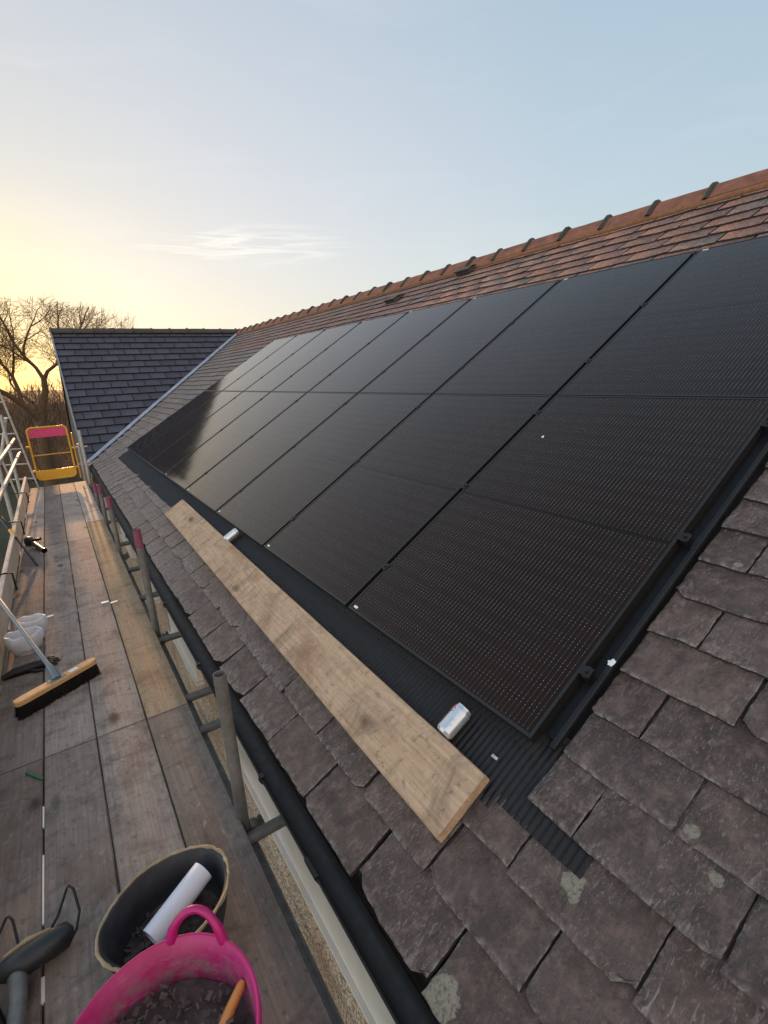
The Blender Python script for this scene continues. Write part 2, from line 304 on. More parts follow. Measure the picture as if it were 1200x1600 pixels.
# ------------------------------------------------------------------ mesh helpers
class MB:
    def __init__(s): s.v = []; s.f = []; s.uv = {}; s.mi = []; s.sm = []
    def add(s, verts, faces, mi=0, smooth=False):
        o = len(s.v); s.v += [tuple(p) for p in verts]; s.f += [tuple(i + o for i in f) for f in faces]; s.mi += [mi] * len(faces); s.sm += [smooth] * len(faces)
    def box(s, a, b, T=None, mi=0, bev=0):
        x0, y0, z0 = a; x1, y1, z1 = b
        if bev:
            k = bev; vs = []; 
            for z, e in ((z0, k), (z0 + k, 0), (z1 - k, 0), (z1, k)):
                vs += [(x0 + e, y0 + e + (k if not e else 0), z), (x0 + e + (k if not e else 0), y0 + e, z), (x1 - e - (k if not e else 0), y0 + e, z), (x1 - e, y0 + e + (k if not e else 0), z),
                       (x1 - e, y1 - e - (k if not e else 0), z), (x1 - e - (k if not e else 0), y1 - e, z), (x0 + e + (k if not e else 0), y1 - e, z), (x0 + e, y1 - e - (k if not e else 0), z)]
            fs = [tuple(range(7, -1, -1)), tuple(range(24, 32))]
            for l in range(3):
                for i in range(8): j = (i + 1) % 8; fs.append((l * 8 + i, l * 8 + j, l * 8 + 8 + j, l * 8 + 8 + i))
        else:
            vs = [(x0, y0, z0), (x1, y0, z0), (x1, y1, z0), (x0, y1, z0), (x0, y0, z1), (x1, y0, z1), (x1, y1, z1), (x0, y1, z1)]
            fs = [(3, 2, 1, 0), (4, 5, 6, 7), (0, 1, 5, 4), (1, 2, 6, 5), (2, 3, 7, 6), (3, 0, 4, 7)]
        vs = [Vector(p) for p in vs]
        if T: vs = [T(p) for p in vs]
        s.add(vs, fs, mi)
    def tube(s, pts, r, seg=12, cap=True, mi=0, closed=False, hollow=0):
        pts = [Vector(p) for p in pts]; n = len(pts); rs = r if isinstance(r, (list, tuple)) else [r] * n
        vs = []; prev = None
        for i, p in enumerate(pts):
            a = pts[i - 1] if (i > 0 or closed) else p; b = pts[(i + 1) % n] if (i < n - 1 or closed) else p
            t = (b - a).normalized()
            if prev is None:
                x = t.orthogonal().normalized()
            else:
                x = (prev - t * prev.dot(t)); x = x.normalized() if x.length > 1e-6 else t.orthogonal().normalized()
            prev = x; y = t.cross(x)
            for k in range(seg): q = 2 * PI * k / seg; vs.append(p + (x * math.cos(q) + y * math.sin(q)) * rs[i])
        fs = []
        m = n if closed else n - 1
        for i in range(m):
            for k in range(seg):
                a = i * seg + k; b = i * seg + (k + 1) % seg; j = (i + 1) % n
                fs.append((a, b, j * seg + (k + 1) % seg, j * seg + k))
        s.add(vs, fs, mi, True)
        if cap and not closed:
            if hollow:
                for i, sg in ((0, 1), (n - 1, -1)):
                    t = (pts[1] - pts[0]).normalized() if i == 0 else (pts[-1] - pts[-2]).normalized()
                    ring = vs[i * seg:(i + 1) * seg]; c = pts[i]
                    inn = [c + (Vector(p) - c) * hollow for p in ring]; deep = [p + t * sg * .08 for p in inn]
                    o = ring + inn + deep + [c + t * sg * .08]
                    ff = []
                    for k in range(seg):
                        k2 = (k + 1) % seg
                        ff += [(k, k2, seg + k2, seg + k), (seg + k, seg + k2, 2 * seg + k2, 2 * seg + k), (2 * seg + k, 2 * seg + k2, 3 * seg)]
                    s.add(o, ff, mi)
            else:
                s.add(vs[:seg], [tuple(range(seg - 1, -1, -1))], mi); s.add(vs[-seg:], [tuple(range(seg))], mi)
    def lathe(s, prof, seg=32, T=None, mi=0, sx=1, sy=1, wob=None):
        vs = []
        for j, (r, z) in enumerate(prof):
            for k in range(seg):
                a = 2 * PI * k / seg; rr = r * (1 + (wob(a, z) if wob else 0)); vs.append(Vector((rr * math.cos(a) * sx, rr * math.sin(a) * sy, z)))
        if T: vs = [T(p) for p in vs]
        fs = []
        for j in range(len(prof) - 1):
            for k in range(seg): k2 = (k + 1) % seg; fs.append((j * seg + k, j * seg + k2, (j + 1) * seg + k2, (j + 1) * seg + k))
        s.add(vs, fs, mi, True)
    def build(s, name, mats, parent=None, uvs=None, rnd=None, fixn=True, edge=None):
        me = bpy.data.meshes.new(name); me.from_pydata([tuple(p) for p in s.v], [], s.f)
        for m in (mats if isinstance(mats, (list, tuple)) else [mats]): me.materials.append(m)
        me.polygons.foreach_set('material_index', s.mi); me.polygons.foreach_set('use_smooth', s.sm)
        if uvs is not None:
            li = np.empty(len(me.loops), dtype=np.int32); me.loops.foreach_get('vertex_index', li)
            for nm, arr in (('UVMap', uvs), ('rnd', rnd), ('edge', edge)):
                if arr is None: continue
                l = me.uv_layers.new(name=nm); l.data.foreach_set('uv', np.asarray(arr, dtype=np.float32)[li].ravel())
        me.update()
        if fixn:
            bm = bmesh.new(); bm.from_mesh(me); bmesh.ops.recalc_face_normals(bm, faces=bm.faces[:]); bm.to_mesh(me); bm.free()
        o = bpy.data.objects.new(name, me); C.objects.link(o)
        if parent: o.parent = parent
        return o
def thing(name, label, cat, loc=(0, 0, 0), eul=(0, 0, 0), group=None):
    o = bpy.data.objects.new(name, None); o.empty_display_size = .05; C.objects.link(o); o.location = loc; o.rotation_euler = eul
    o['label'] = label; o['category'] = cat
    if group: o['group'] = group
    return o
def tag(o, label, cat, group=None):
    o['label'] = label; o['category'] = cat
    if group: o['group'] = group
    return o
def struct(o, kind='structure'): o['kind'] = kind; return o

# ------------------------------------------------------------------ ground
GZ = -3.4
mb = MB(); n = 60; L = 900
for i in range(n + 1):
    for j in range(n + 1):
        x = L * math.copysign(abs(i / n * 2 - 1) ** 2.2, i / n * 2 - 1); y = L * math.copysign(abs(j / n * 2 - 1) ** 2.2, j / n * 2 - 1)
        mb.v.append((x, y, GZ + (noise.noise(Vector((x * .02, y * .02, 0))) * .5 if (abs(x) > 15 or y > 26) else 0)))
mb.f = [(i * (n + 1) + j, (i + 1) * (n + 1) + j, (i + 1) * (n + 1) + j + 1, i * (n + 1) + j + 1) for i in range(n) for j in range(n)]
mb.mi = [0] * len(mb.f); mb.sm = [True] * len(mb.f)
struct(mb.build('ground', M_GRASS))

# ------------------------------------------------------------------ slates
def slate_field(specs, T, name, mats, parent):
    """specs: (u_tail, v0, v1, ntail, length, thick, nx, ny, clampfn, grp); T maps (u,v,n) to world"""
    mb = MB(); UV = []; RN = []; ED = []
    for (u0, v0, v1, nt0, Ln, th, nx, ny, cl, mi, jit) in specs:
        ro = (random.random() * 40, random.random() * 40); rr = (random.random(), random.random())
        sk = random.uniform(-.008, .008) * jit; tj = random.uniform(-.006, .006) * jit; tilt = random.uniform(-.0022, .0022) * jit; lift = random.uniform(0, .0022) * jit
        seed = random.random() * 100; wd = v1 - v0; vs = []; uvl = []; edl = []
        chip0 = random.random() < .3; chip1 = random.random() < .3; cw0 = random.uniform(.04, .14); cw1 = random.uniform(.04, .14)
        def edge(s, k): return (noise.noise(Vector((s * 9, seed, k))) * .004 + noise.noise(Vector((s * 34, seed, k + 5))) * .0030 + noise.noise(Vector((s * 90, seed, k + 9))) * .0014) * jit
        for i in range(nx + 1):
            # rows from tail (0) up; first rows packed close to the tail for a chipped bevel
            a = i / nx; uu = Ln * (a ** 1.4) if i != 1 else .0035 + .002 * jit
            for j in range(ny + 1):
                b = j / ny; vv = b * wd
                if j == 1: vv = .004
                if j == ny - 1 and ny > 2: vv = wd - .004
                b = vv / wd
                du = edge(vv, 1) if i <= 1 else edge(vv, 1) * max(0, 1 - a * 4) 
                dv = 0
                if j <= 1: dv = edge(uu, 2)
                if j >= ny - 1: dv = -edge(uu, 3)
                # broken corners
                if chip0 and i <= 2: du += max(0, cw0 - b) * wd * .8 * jit * (1 if i <= 1 else .6)
                if chip1 and i <= 2: du += max(0, b - 1 + cw1) * wd * .8 * jit * (1 if i <= 1 else .6)
                h = noise.noise(Vector((uu * 7 + seed, vv * 7, 1))) * .0050 * jit + noise.noise(Vector((uu * 28 + seed, vv * 28, 1))) * .0022 * jit + noise.noise(Vector((uu * 70 + seed, vv * 70, 1))) * .0009 * jit
                drop = 0
                if jit > .5:
                    if i == 0: drop = -.0030 - abs(noise.noise(Vector((vv * 30, seed, 4)))) * .004
                    elif j in (0, ny): drop = -.0018 - abs(noise.noise(Vector((uu * 30, seed, 6)))) * .002
                nn = nt0 + lift - (uu / Ln) * .040 + h + drop + tilt * (b - .5) * 2
                u = u0 + tj + uu + du + sk * (b - .5); v = v0 + vv + dv
                if cl: v = cl(u, v)
                vs.append((u, v, nn)); uvl.append((uu + ro[0], vv + ro[1])); edl.append((1.0 if (i == 0 or j in (0, ny)) else .75 if i == 1 else .45 if j in (1, ny - 1) else .35 if i == 2 else 0.0, 0))
        fs = []; W = ny + 1
        for i in range(nx):
            for j in range(ny): fs.append((i * W + j, (i + 1) * W + j, (i + 1) * W + j + 1, i * W + j + 1))
        # skirt
        ring = [j for j in range(W)] + [i * W + ny for i in range(1, nx + 1)]
        ring = [i * W for i in range(nx, 0, -1)] + ring
        base = len(vs)
        for k in ring:
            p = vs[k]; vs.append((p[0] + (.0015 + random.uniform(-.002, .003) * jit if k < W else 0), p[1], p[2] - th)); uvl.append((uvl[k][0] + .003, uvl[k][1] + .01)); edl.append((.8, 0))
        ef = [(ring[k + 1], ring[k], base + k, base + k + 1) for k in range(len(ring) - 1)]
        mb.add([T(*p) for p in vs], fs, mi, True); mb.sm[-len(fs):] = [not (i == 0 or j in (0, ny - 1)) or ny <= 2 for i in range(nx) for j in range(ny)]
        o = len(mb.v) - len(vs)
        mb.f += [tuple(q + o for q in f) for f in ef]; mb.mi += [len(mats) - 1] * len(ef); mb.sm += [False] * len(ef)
        UV += uvl; RN += [rr] * len(vs); ED += edl
    return mb.build(name, mats, parent, UV, RN, fixn=False, edge=ED)

PW, PH, GAP = 1.125, 1.776, .029
RG = .007
AV1 = 8 * (PW + GAP) - GAP; AU1 = 2 * PH + RG
house = thing('house', 'slate roofed house with the solar array, dark blue slated cross wing and pebbledashed wall', 'house', (3.0, 5.0, GZ))
hp = Matrix.Translation(house.location).inverted()
def hchild(o): o.parent = house; o.matrix_parent_inverse = hp; return o
specs = []; CP = .1705; WS = .354
def ntail(i): return -.056
ncourse = int((RIDGE_U - .04 + .657) / CP)
for i in range(ncourse + 1):
    u0 = -.657 + i * CP
    off = (.225 if i % 2 == 0 else .046)
    if i >= 3: off = (-.225 if i % 2 else -.40)
    k0 = int(-4.2 / WS) - 1; k1 = int(16 / WS) + 1
    run = 0
    for k in range(k0, k1):
        v0 = off + k * WS; v1 = v0 + WS
        jt = random.uniform(-.012, .012)
        if i >= 22: v0 += (i * .61 % 1) * .12; v1 += (i * .61 % 1) * .12
        v0 += .0; v1 += .0
        if v0 > vlim_main(u0) - .10 or v0 > 15: continue
        if v1 < -3.2: continue
        if i >= 3 and v0 < -.05 < v1 + .0 or (i >= 3 and abs(v1 + .05) < .05):
            v1 = -.068 + random.uniform(-.006, .004)
            if v1 - v0 < .05: continue
        under = (u0 > -.17 and u0 < AU1 - .30) and v0 > -.06 and v1 < AV1 + .12
        if under: continue
        if i >= 3 and u0 < AU1 - .12 and v0 >= -.06 and v0 < AV1 + .10:
            v0 = max(v0, AV1 + .035) if v1 > AV1 + .08 else v0
            if v0 < AV1: continue
        if i == 2 and v0 < -.09 and v1 > .0: pass
        c = S(u0, (v0 + v1) / 2, 0) - cam.location; dist = c.length
        g = random.uniform(.010, .020) if dist > 4 else random.uniform(.004, .010) if dist > 3 else random.choice([.003, .005, .008, .011, .016])
        if i == 2 and v0 > -3 and v1 < -.05: g = .004
        nx, ny = (22, 24) if dist < 2.4 else (9, 9) if dist < 4 else (4, 4) if dist < 7 else (2, 2)
        th = random.uniform(.011, .018) if dist < 4 else .015
        jit = 1.0 if dist < 4 else .7
        nt0 = -.052
        if i == 3 and -.62 < v0 < -.05: nt0 = -.044
        cl = (lambda u, v: min(v, vlim_main(u) - .10)) if v1 > vlim_main(u0) - .4 else None
        p = S(u0, v0, 0)
        mi = 0
        if u0 > AU1 - .2: mi = 2 if random.random() < .88 else 0
        elif v0 > AV1 - .2 or (v0 > 4.8 and random.random() < .35 + .1 * (v0 - 4.8)): mi = 1
        if v0 > 12.4 and u0 > AU1 - .4: mi = 1 if random.random() < (v0 - 12) else 2
        Ln = .40 if i < ncourse - 1 else (.40 if i == ncourse - 1 else .17)
        Ln = min(Ln, RIDGE_U + .02 - u0)
        specs.append((u0, v0 + g / 2, v1 - g / 2, nt0, Ln, th, nx, ny, cl, mi, jit))
hchild(slate_field(specs, S, 'roof_slates', [M_SLATE, M_SLATE2, M_SLATE3, M_SLEDGE_SHADE], None))
# eave undercourse, decking and underlay beneath
mb = MB()
mb.add([S(-.60, -3.4, -.10), S(RIDGE_U, -3.4, -.10), S(RIDGE_U, 14.7, -.10), S(-.60, 10.93, -.10)], [(0, 1, 2, 3)])
b0 = S(RIDGE_U, 0, -.10)
mb.add([(b0.x, -3.4, b0.z), (b0.x, 14.7, b0.z), (2 * b0.x + .5, 14.7, -.4), (2 * b0.x + .5, -3.4, -.4)], [(0, 1, 2, 3)])
hchild(mb.build('roof_underlay', M_FELT))
specs = []
WC = .262
nw = int(WLEN / WC)
for i in range(nw + 1):
    a0 = -.02 + i * WC
    if a0 > WLEN - .06: break
    for k in range(0, 18):
        x0 = -.02 + (k - (.5 if i % 2 else 0)) * .37; x1 = x0 + .37; x0 = max(x0, -.03)
        if x1 - x0 < .05 or x0 > vlim_wing(a0) + .02: continue
        lim = (lambda a, x: min(x, vlim_wing(a) + .015))
        specs.append((a0, x0 + .008, x1 - .008, .018, min(.34, WLEN + .02 - a0), .009, 3, 2, (lim if x1 > vlim_wing(a0) - .1 else None), 0, .12))
hchild(slate_field(specs, lambda a, x, n: SW(x, a, n), 'wing_slates', [M_WING, M_SLEDGE_SHADE], None))
mb = MB()
zr = W0.z + 2.85
mb.add([SW(.0, -.02, -.012), SW(vlim_wing(0) + .3, -.02, -.012), SW(vlim_wing(WLEN) + .35, WLEN, -.012), SW(.0, WLEN, -.012)], [(0, 1, 2, 3)])
yb = SW(0, WLEN).y
mb.add([(-.6, yb, zr), (6.5, yb, zr), (6.5, yb * 2 - W0.y, W0.z), (-.6, yb * 2 - W0.y, W0.z)], [(0, 1, 2, 3)])
hchild(mb.build('wing_decking', M_FELT))
# lead valley: a folded sheet along the valley with lapped joints
mb = MB(); nseg = 44
def vp(a, side, off, n):
    z = a
    u = (z + .05) / math.sin(TH); v = vlim_main(u)
    if side == 0: return S(u, v - off, n)
    aw = (z - W0.z) / math.sin(PHI); return SW(vlim_wing(aw) - off, aw, n)
zs = [-.42 + (2.87) * k / nseg for k in range(nseg + 1)]
vs = []
for k, z in enumerate(zs):
    l = .004 * (k % 6) / 6
    wv = .002 * math.sin(k * 1.7)
    vs += [vp(z, 0, .135, -.043 + l), vp(z, 0, .07, -.046 + l + wv), vp(z, 0, .012, -.058 + l), vp(z, 1, .012, .022 + l), vp(z, 1, .05, .030 + l)]
fs = [(k * 5 + j, (k + 1) * 5 + j, (k + 1) * 5 + j + 1, k * 5 + j + 1) for k in range(nseg) for j in range(4)]
mb.add(vs, fs, 0, False)
for k in range(6, nseg, 6):   # lap welts
    z = zs[k]; mb.tube([vp(z, 0, .135, -.040), vp(z, 0, .06, -.040), vp(z, 0, .012, -.050), vp(z, 1, .03, .030)], .006, 6)
hchild(mb.build('valley_flashing', M_LEAD))

# ridges
def ridge_profile(T, L0, L1, step, name_mats, w=.150, hh=.100, main=True):
    mbs = MB(); mbc = MB(); mbm = MB(); pts = [(-w, -hh), (-w * .72, -hh * .55), (-w * .40, -hh * .10), (-w * .2, .018), (0, .028), (w * .2, .018), (w * .40, -hh * .10), (w * .72, -hh * .55), (w, -hh)]
    s = L0; k = 0
    while s < L1:
        mbs = MB(); mbs.pieces = None; mbc = mbs
        e = min(s + step - .006, L1); dz = random.uniform(-.006, .006); dy = random.uniform(-.005, .005); m = 5
        vs = []
        for q in range(m + 1):
            t = s + (e - s) * q / m
            for (x, z) in pts: vs.append(T(x + dy, t, z + dz + random.uniform(-.0015, .0015)))
        P = len(pts); base = len(vs)
        for q in range(m + 1):
            t = s + (e - s) * q / m
            for (x, z) in pts: vs.append(T(x * .88 + dy, t, z + dz - .016))
        fs = [(q * P + j, (q + 1) * P + j, (q + 1) * P + j + 1, q * P + j + 1) for q in range(m) for j in range(P - 1)]
        fs += [(j, j + 1, base + j + 1, base + j) for j in range(P - 1)] + [(m * P + j, m * P + j + 1, base + m * P + j + 1, base + m * P + j) for j in range(P - 1)]
        fs += [(q * P, (q + 1) * P, base + (q + 1) * P, base + q * P) for q in range(m)] + [(q * P + P - 1, (q + 1) * P + P - 1, base + (q + 1) * P + P - 1, base + q * P + P - 1) for q in range(m)]
        mbs.add(vs, fs, 0, False)
        # collar: raised roll over the joint
        vs = []
        kk = 1.06
        for (tt, rr) in ((-.028, 0), (-.024, .016), (-.008, .026), (.010, .026), (.024, .016), (.028, 0)):
            for (x, z) in pts: 
                l = math.hypot(x, z + .12); vs.append(T((x + dy) * (1 + rr / l), s + tt, (z + .12) * (1 + rr / l) - .12 + dz + .002))
        mbc.add(vs, [(q * P + j, (q + 1) * P + j, (q + 1) * P + j + 1, q * P + j + 1) for q in range(5) for j in range(P - 1)], 1, True); hchild(mbs.build('ridge_tile', name_mats))
        s += step; k += 1
    for sg in (-1,):
        t = L0; ring = []
        vs = []; m = int((L1 - L0) / .06)
        for q in range(m + 1):
            t = L0 + (L1 - L0) * q / m; r = .012 + random.uniform(-.004, .004)
            for (x, z) in ((-w - r * .5, -hh - .055), (-w - r * .4, -hh - .004), (-w + .006, -hh + .004), (-w + .03, -hh - .055)): vs.append(T(x, t, z))
        mbm.add(vs, [(q * 4 + j, (q + 1) * 4 + j, (q + 1) * 4 + (j + 1) % 4, q * 4 + (j + 1) % 4) for q in range(m) for j in range(4)], 0, True)
    return mbs, mbc, mbm
RX = S(RIDGE_U, 0, -.05).x; RZ = S(RIDGE_U, 0, -.05).z
a, b, c = ridge_profile(lambda x, t, z: Vector((RX + x, t, RZ + .045 + z)), -3.4, 15.0, .50, [M_RIDGE, M_COLLAR])
hchild(c.build('ridge_bedding', M_MORTAR))
wy = SW(0, WLEN).y
a, b, c = ridge_profile(lambda x, t, z: Vector((t, wy + x, zr + .058 + z * .8)), -.62, RX - .05, .47, [M_WRIDGE, M_WRIDGE], w=.11, hh=.085)
hchild(c.build('wing_ridge_bedding', M_WRIDGE))
# roof vents
for (u, v) in ((4.15, 5.64), (4.55, 4.41)):
    mb = MB()
    T = lambda p: S(u + p.x, v + p.y, -.05 + p.z)
    vs = [(0, 0, .0), (0, .25, .0), (.26, .25, .0), (.26, 0, .0), (0, .01, .06), (0, .24, .06), (.26, .23, .012), (.26, .02, .012), (-.015, -.01, .052), (-.015, .26, .052), (-.015, .26, .066), (-.015, -.01, .066), (.10, .255, .060), (.10, -.005, .060)]
    mb.add([T(Vector(p)) for p in vs], [(0, 1, 5, 4), (1, 2, 6, 5), (3, 0, 4, 7), (4, 5, 6, 7), (8, 9, 10, 11), (10, 12, 13, 11), (8, 11, 13), (9, 12, 10), (12, 6, 7, 13)])
    hchild(mb.build('roof_vent', M_WRIDGE))
# verge of the wing: gable wall edge, barge board and grey trim
mb = MB(); 
for (x0, x1, n0, n1, mi) in ((-.045, -.018, -.16, .026, 0),):
    mb.box((x0, -.05, n0), (x1, WLEN, n1), lambda p: SW(p.x, p.y, p.z))
hchild(mb.build('verge_trim', M_GREYVG))
# walls
mb = MB()
GX = -.44
mb.box((GX, -4, GZ - .2), (GX + .3, 10.9, -.42)); hchild(mb.build('wall', M_PEB))
mb = MB()
gx = -.56; yb2 = 2 * wy - W0.y
vs = [(gx, 11.0, GZ), (gx, yb2, GZ), (gx, yb2, W0.z - .06), (gx, wy, zr - .06), (gx, 11.0, W0.z - .06)]
vs2 = [(x + .25, y, z) for x, y, z in vs]
mb.add(vs + vs2, [(0, 1, 2, 3, 4), (9, 8, 7, 6, 5), (0, 4, 9, 5), (4, 3, 8, 9), (3, 2, 7, 8), (2, 1, 6, 7)])
mb.box((gx + .26, 11.0, GZ), (9, 11.2, W0.z - .05))
hchild(mb.build('wing_wall', plain('dark_wall', (.10, .07, .05), .9, bump=.3)))
mb = MB(); mb.box((-.512, -4, -.52), (-.492, 10.9, -.385)); hchild(mb.build('fascia', M_BLACKPL))
mb = MB(); mb.box((-.49, -4, -.50), (GX - .002, 10.9, -.49)); hchild(mb.build('soffit', M_BLACKPL))
# gutter: half round trough with lip
mb = MB(); prof = []
for k in range(13):
    a = PI + PI * k / 12; prof.append((math.cos(a) * .038, math.sin(a) * .038))
prof2 = [(-.038, .0), (-.044, .004), (-.044, -.004)] + [(math.cos(PI + PI * k / 12) * .042, math.sin(PI + PI * k / 12) * .042) for k in range(13)]
ys = [-4 + k * .5 for k in range(30)] ; ys[-1] = 10.45
vs = [(-.580 + x, y, -.398 + z) for y in ys for x, z in prof]; P = len(prof)
mb.add(vs, [(i * P + j, (i + 1) * P + j, (i + 1) * P + j + 1, i * P + j + 1) for i in range(len(ys) - 1) for j in range(P - 1)], 0, True)
vs = [(-.580 + x, y, -.398 + z) for y in ys for x, z in prof2]; P = len(prof2)
mb.add(vs, [(i * P + j, (i + 1) * P + j, (i + 1) * P + j + 1, i * P + j + 1) for i in range(len(ys) - 1) for j in range(P - 1)], 0, True)
gut = hchild(mb.build('gutter', M_GUTTER, fixn=False))
for y in (-.2, .78, 1.75, 2.7, 3.7, 4.7, 5.7, 6.7, 7.7, 8.7, 9.7):
    mb = MB(); mb.tube([(-.580 + math.cos(a) * .046, y, -.398 + math.sin(a) * .046) for a in [PI + PI * k / 10 for k in range(11)]] , .006, 6)
    mb.box((-.628, y - .012, -.404), (-.610, y + .012, -.388))
    o = mb.build('bracket', M_BLACKMET); o.parent = gut; 
for y in (.33, 3.30, 6.30, 9.0):
    mb = MB(); vs = []
    for yy in (y - .045, y - .04, y + .04, y + .045):
        e = .0035 if abs(yy - y) < .042 else 0
        for k in range(13): a = PI + PI * k / 12; vs.append((-.580 + math.cos(a) * (.0425 + e), yy, -.398 + math.sin(a) * (.0425 + e)))
    mb.add(vs, [(i * 13 + j, (i + 1) * 13 + j, (i + 1) * 13 + j + 1, i * 13 + j + 1) for i in range(3) for j in range(12)], 0, False)
    mb.box((-.628, y - .04, -.404), (-.616, y + .04, -.390)); o = mb.build('gutter_union', M_GUTTER); o.parent = gut
# white window heads on the wall under the gutter
for (y0, y1, zt, zb) in ((-3.5, 1.84, -.60, -1.13), (2.75, 3.75, -.60, -1.12), (4.5, 5.3, -.6, -1.1), (6.2, 7.4, -.6, -1.1)):
    fr = MB(); x = GX - .045
    fr.box((x, y0, zt), (GX - .002, y1, zb + .0), None)
    fr.box((x - .018, y0 - .02, zb - .028), (GX - .002, y1 + .02, zb - .002))
    hchild(fr.build('window_frame', M_WHITE))

# ------------------------------------------------------------------ flashing tray under the array
tray = thing('flashing_tray', 'black ribbed plastic flashing sheet and channel framing the solar array on the slates', 'flashing', (0, 0, 0), ROOF_EUL)
mb = MB(); v0, v1 = -.285, AV1 + .02; pitch = .0225; per = 8; nv = int((v1 - v0) / pitch * per)
us = [-.232, -.20, -.13, -.06, .0, .05]
rib = [0, .3, .8, 1, 1, .8, .3, 0]
vs = []
for k in range(nv + 1):
    v = v0 + k * pitch / per; h = rib[k % per] * .0055
    for i, u in enumerate(us):
        uu = u + (.03 if (v < -.0 and i == 0) else 0) + (noise.noise(Vector((v * 3, 0, 0))) * .008 if i == 0 else 0)
        vs.append((uu, v, -.0630 + h - (u + .2) * .035 + noise.noise(Vector((v * 2.2, u * 4, 2))) * .0035))
W = len(us)
mb.add(vs, [(k * W + j, (k + 1) * W + j, (k + 1) * W + j + 1, k * W + j + 1) for k in range(nv) for j in range(W - 1)], 0, True)
mb.build('ribbed_sheet', M_BLACKPL, tray, fixn=False)
mb = MB()
mb.box((.02, -.060, -.052), (AU1 + .02, -.040, -.030), bev=.003); mb.box((.05, -.038, -.062), (AU1, -.004, -.052))
for u in (.9, 1.85, 2.8): mb.box((u, -.062, -.051), (u + .07, -.038, -.027), bev=.002)
mb.build('side_channel', M_BLACKPL, tray)
mb = MB(); mb.box((AU1 + .003, -.06, -.06), (AU1 + .10, AV1 + .05, -.054)); mb.box((.0, AV1 + .005, -.06), (AU1 + .1, AV1 + .045, -.045)); mb.box((-.02, -.01, -.075), (AU1, AV1, -.066))
mb.build('base_sheet', M_FELT, tray)

# ------------------------------------------------------------------ solar panels
def make_panel():
    t = thing('solar_panel', '', 'solar panel', (0, 0, 0), ROOF_EUL)
    f = MB(); w = .011
    for (a, b) in (((0, 0, -.035), (w, PW, 0)), ((PH - w, 0, -.035), (PH, PW, 0)), ((w, 0, -.035), (PH - w, w, 0)), ((w, PW - w, -.035), (PH - w, PW, 0))): f.box(a, b)
    f.build('frame', M_FRAME, t)
    gl = MB(); gl.add([(w, w, -.0022), (PH - w, w, -.0022), (PH - w, PW - w, -.0022), (w, PW - w, -.0022)], [(0, 1, 2, 3)])
    gl.build('glass', M_GLASS, t, [(p[0], p[1] - .018) for p in gl.v], fixn=False)
    return t
def make_clamp(t, u, v):
    c = MB(); c.box((u - .018, v - .006, .0005), (u + .018, v + .035, .0035), bev=.0012); c.box((u - .022, v + .003, -.034), (u + .022, v + .017, .001))
    c.tube([(u, v + .010, .004), (u, v + .010, .010)], .006, 6); return c
names = ['first', 'second', 'third', 'fourth', 'fifth', 'sixth', 'seventh', 'eighth']
proto = make_panel()
for r in range(2):
    for k in range(8):
        if r == 0 and k == 0: t = proto
        else:
            t = proto.copy(); C.objects.link(t)
            for ch in list(proto.children):
                if ch.name.startswith(('frame', 'glass')):
                    cc = ch.copy(); C.objects.link(cc); cc.parent = t
        t.location = S(r * (PH + RG), k * (PW + GAP), 0)
        row = 'lower' if r == 0 else 'upper'
        if k == 0: lab = ('nearest panel of the lower row, beside the open slates and the near drink can' if r == 0 else 'nearest panel of the upper row, cut by the right edge of the photo')
        elif k == 7: lab = f'farthest black solar panel of the {row} row, next to the lead valley'
        else: lab = f'black solar panel, {names[k]} from the near right end of the {row} row'
        t['label'] = lab; t['group'] = 'black solar panels in two rows on the roof'
        for u in ((.28, .92, 1.60) if r == 0 else (.36, 1.03, 1.735)):
            make_clamp(t, u, PW).build('clamp', M_BLACKMET, t)
            if k == 0: make_clamp(t, u, -GAP).build('clamp', M_BLACKMET, t)
        mb = MB(); mb.box((.018, PW - .060, -.0021), (.030, PW - .030, -.0006)) if r == 0 else mb.box((PH - .030, PW - .07, -.0021), (PH - .018, PW - .03, -.0006))
        if k < 5: mb.build('label_sticker', M_LABEL, t)
# pale droppings on panel and channel
def splat(u, v, n, r, lab, cat='bird dropping'):
    mb = MB(); vs = [(0, 0, r * .25)]; K = 12
    for k in range(K): a = 2 * PI * k / K; q = r * random.uniform(.5, 1.2); vs.append((math.cos(a) * q * 1.4, math.sin(a) * q, 0))
    mb.add(vs, [(0, 1 + k, 1 + (k + 1) % K) for k in range(K)], 0, True)
    o = mb.build('bird_dropping', M_LABEL); o.location = S(u, v, n); o.rotation_euler = ROOF_EUL; tag(o, lab, cat)
splat(1.393, .949, -.0018, .008, 'small white dropping on the nearest lower panel'); splat(.362, -.05, -.0285, .012, 'larger white dropping on the black channel beside the array')

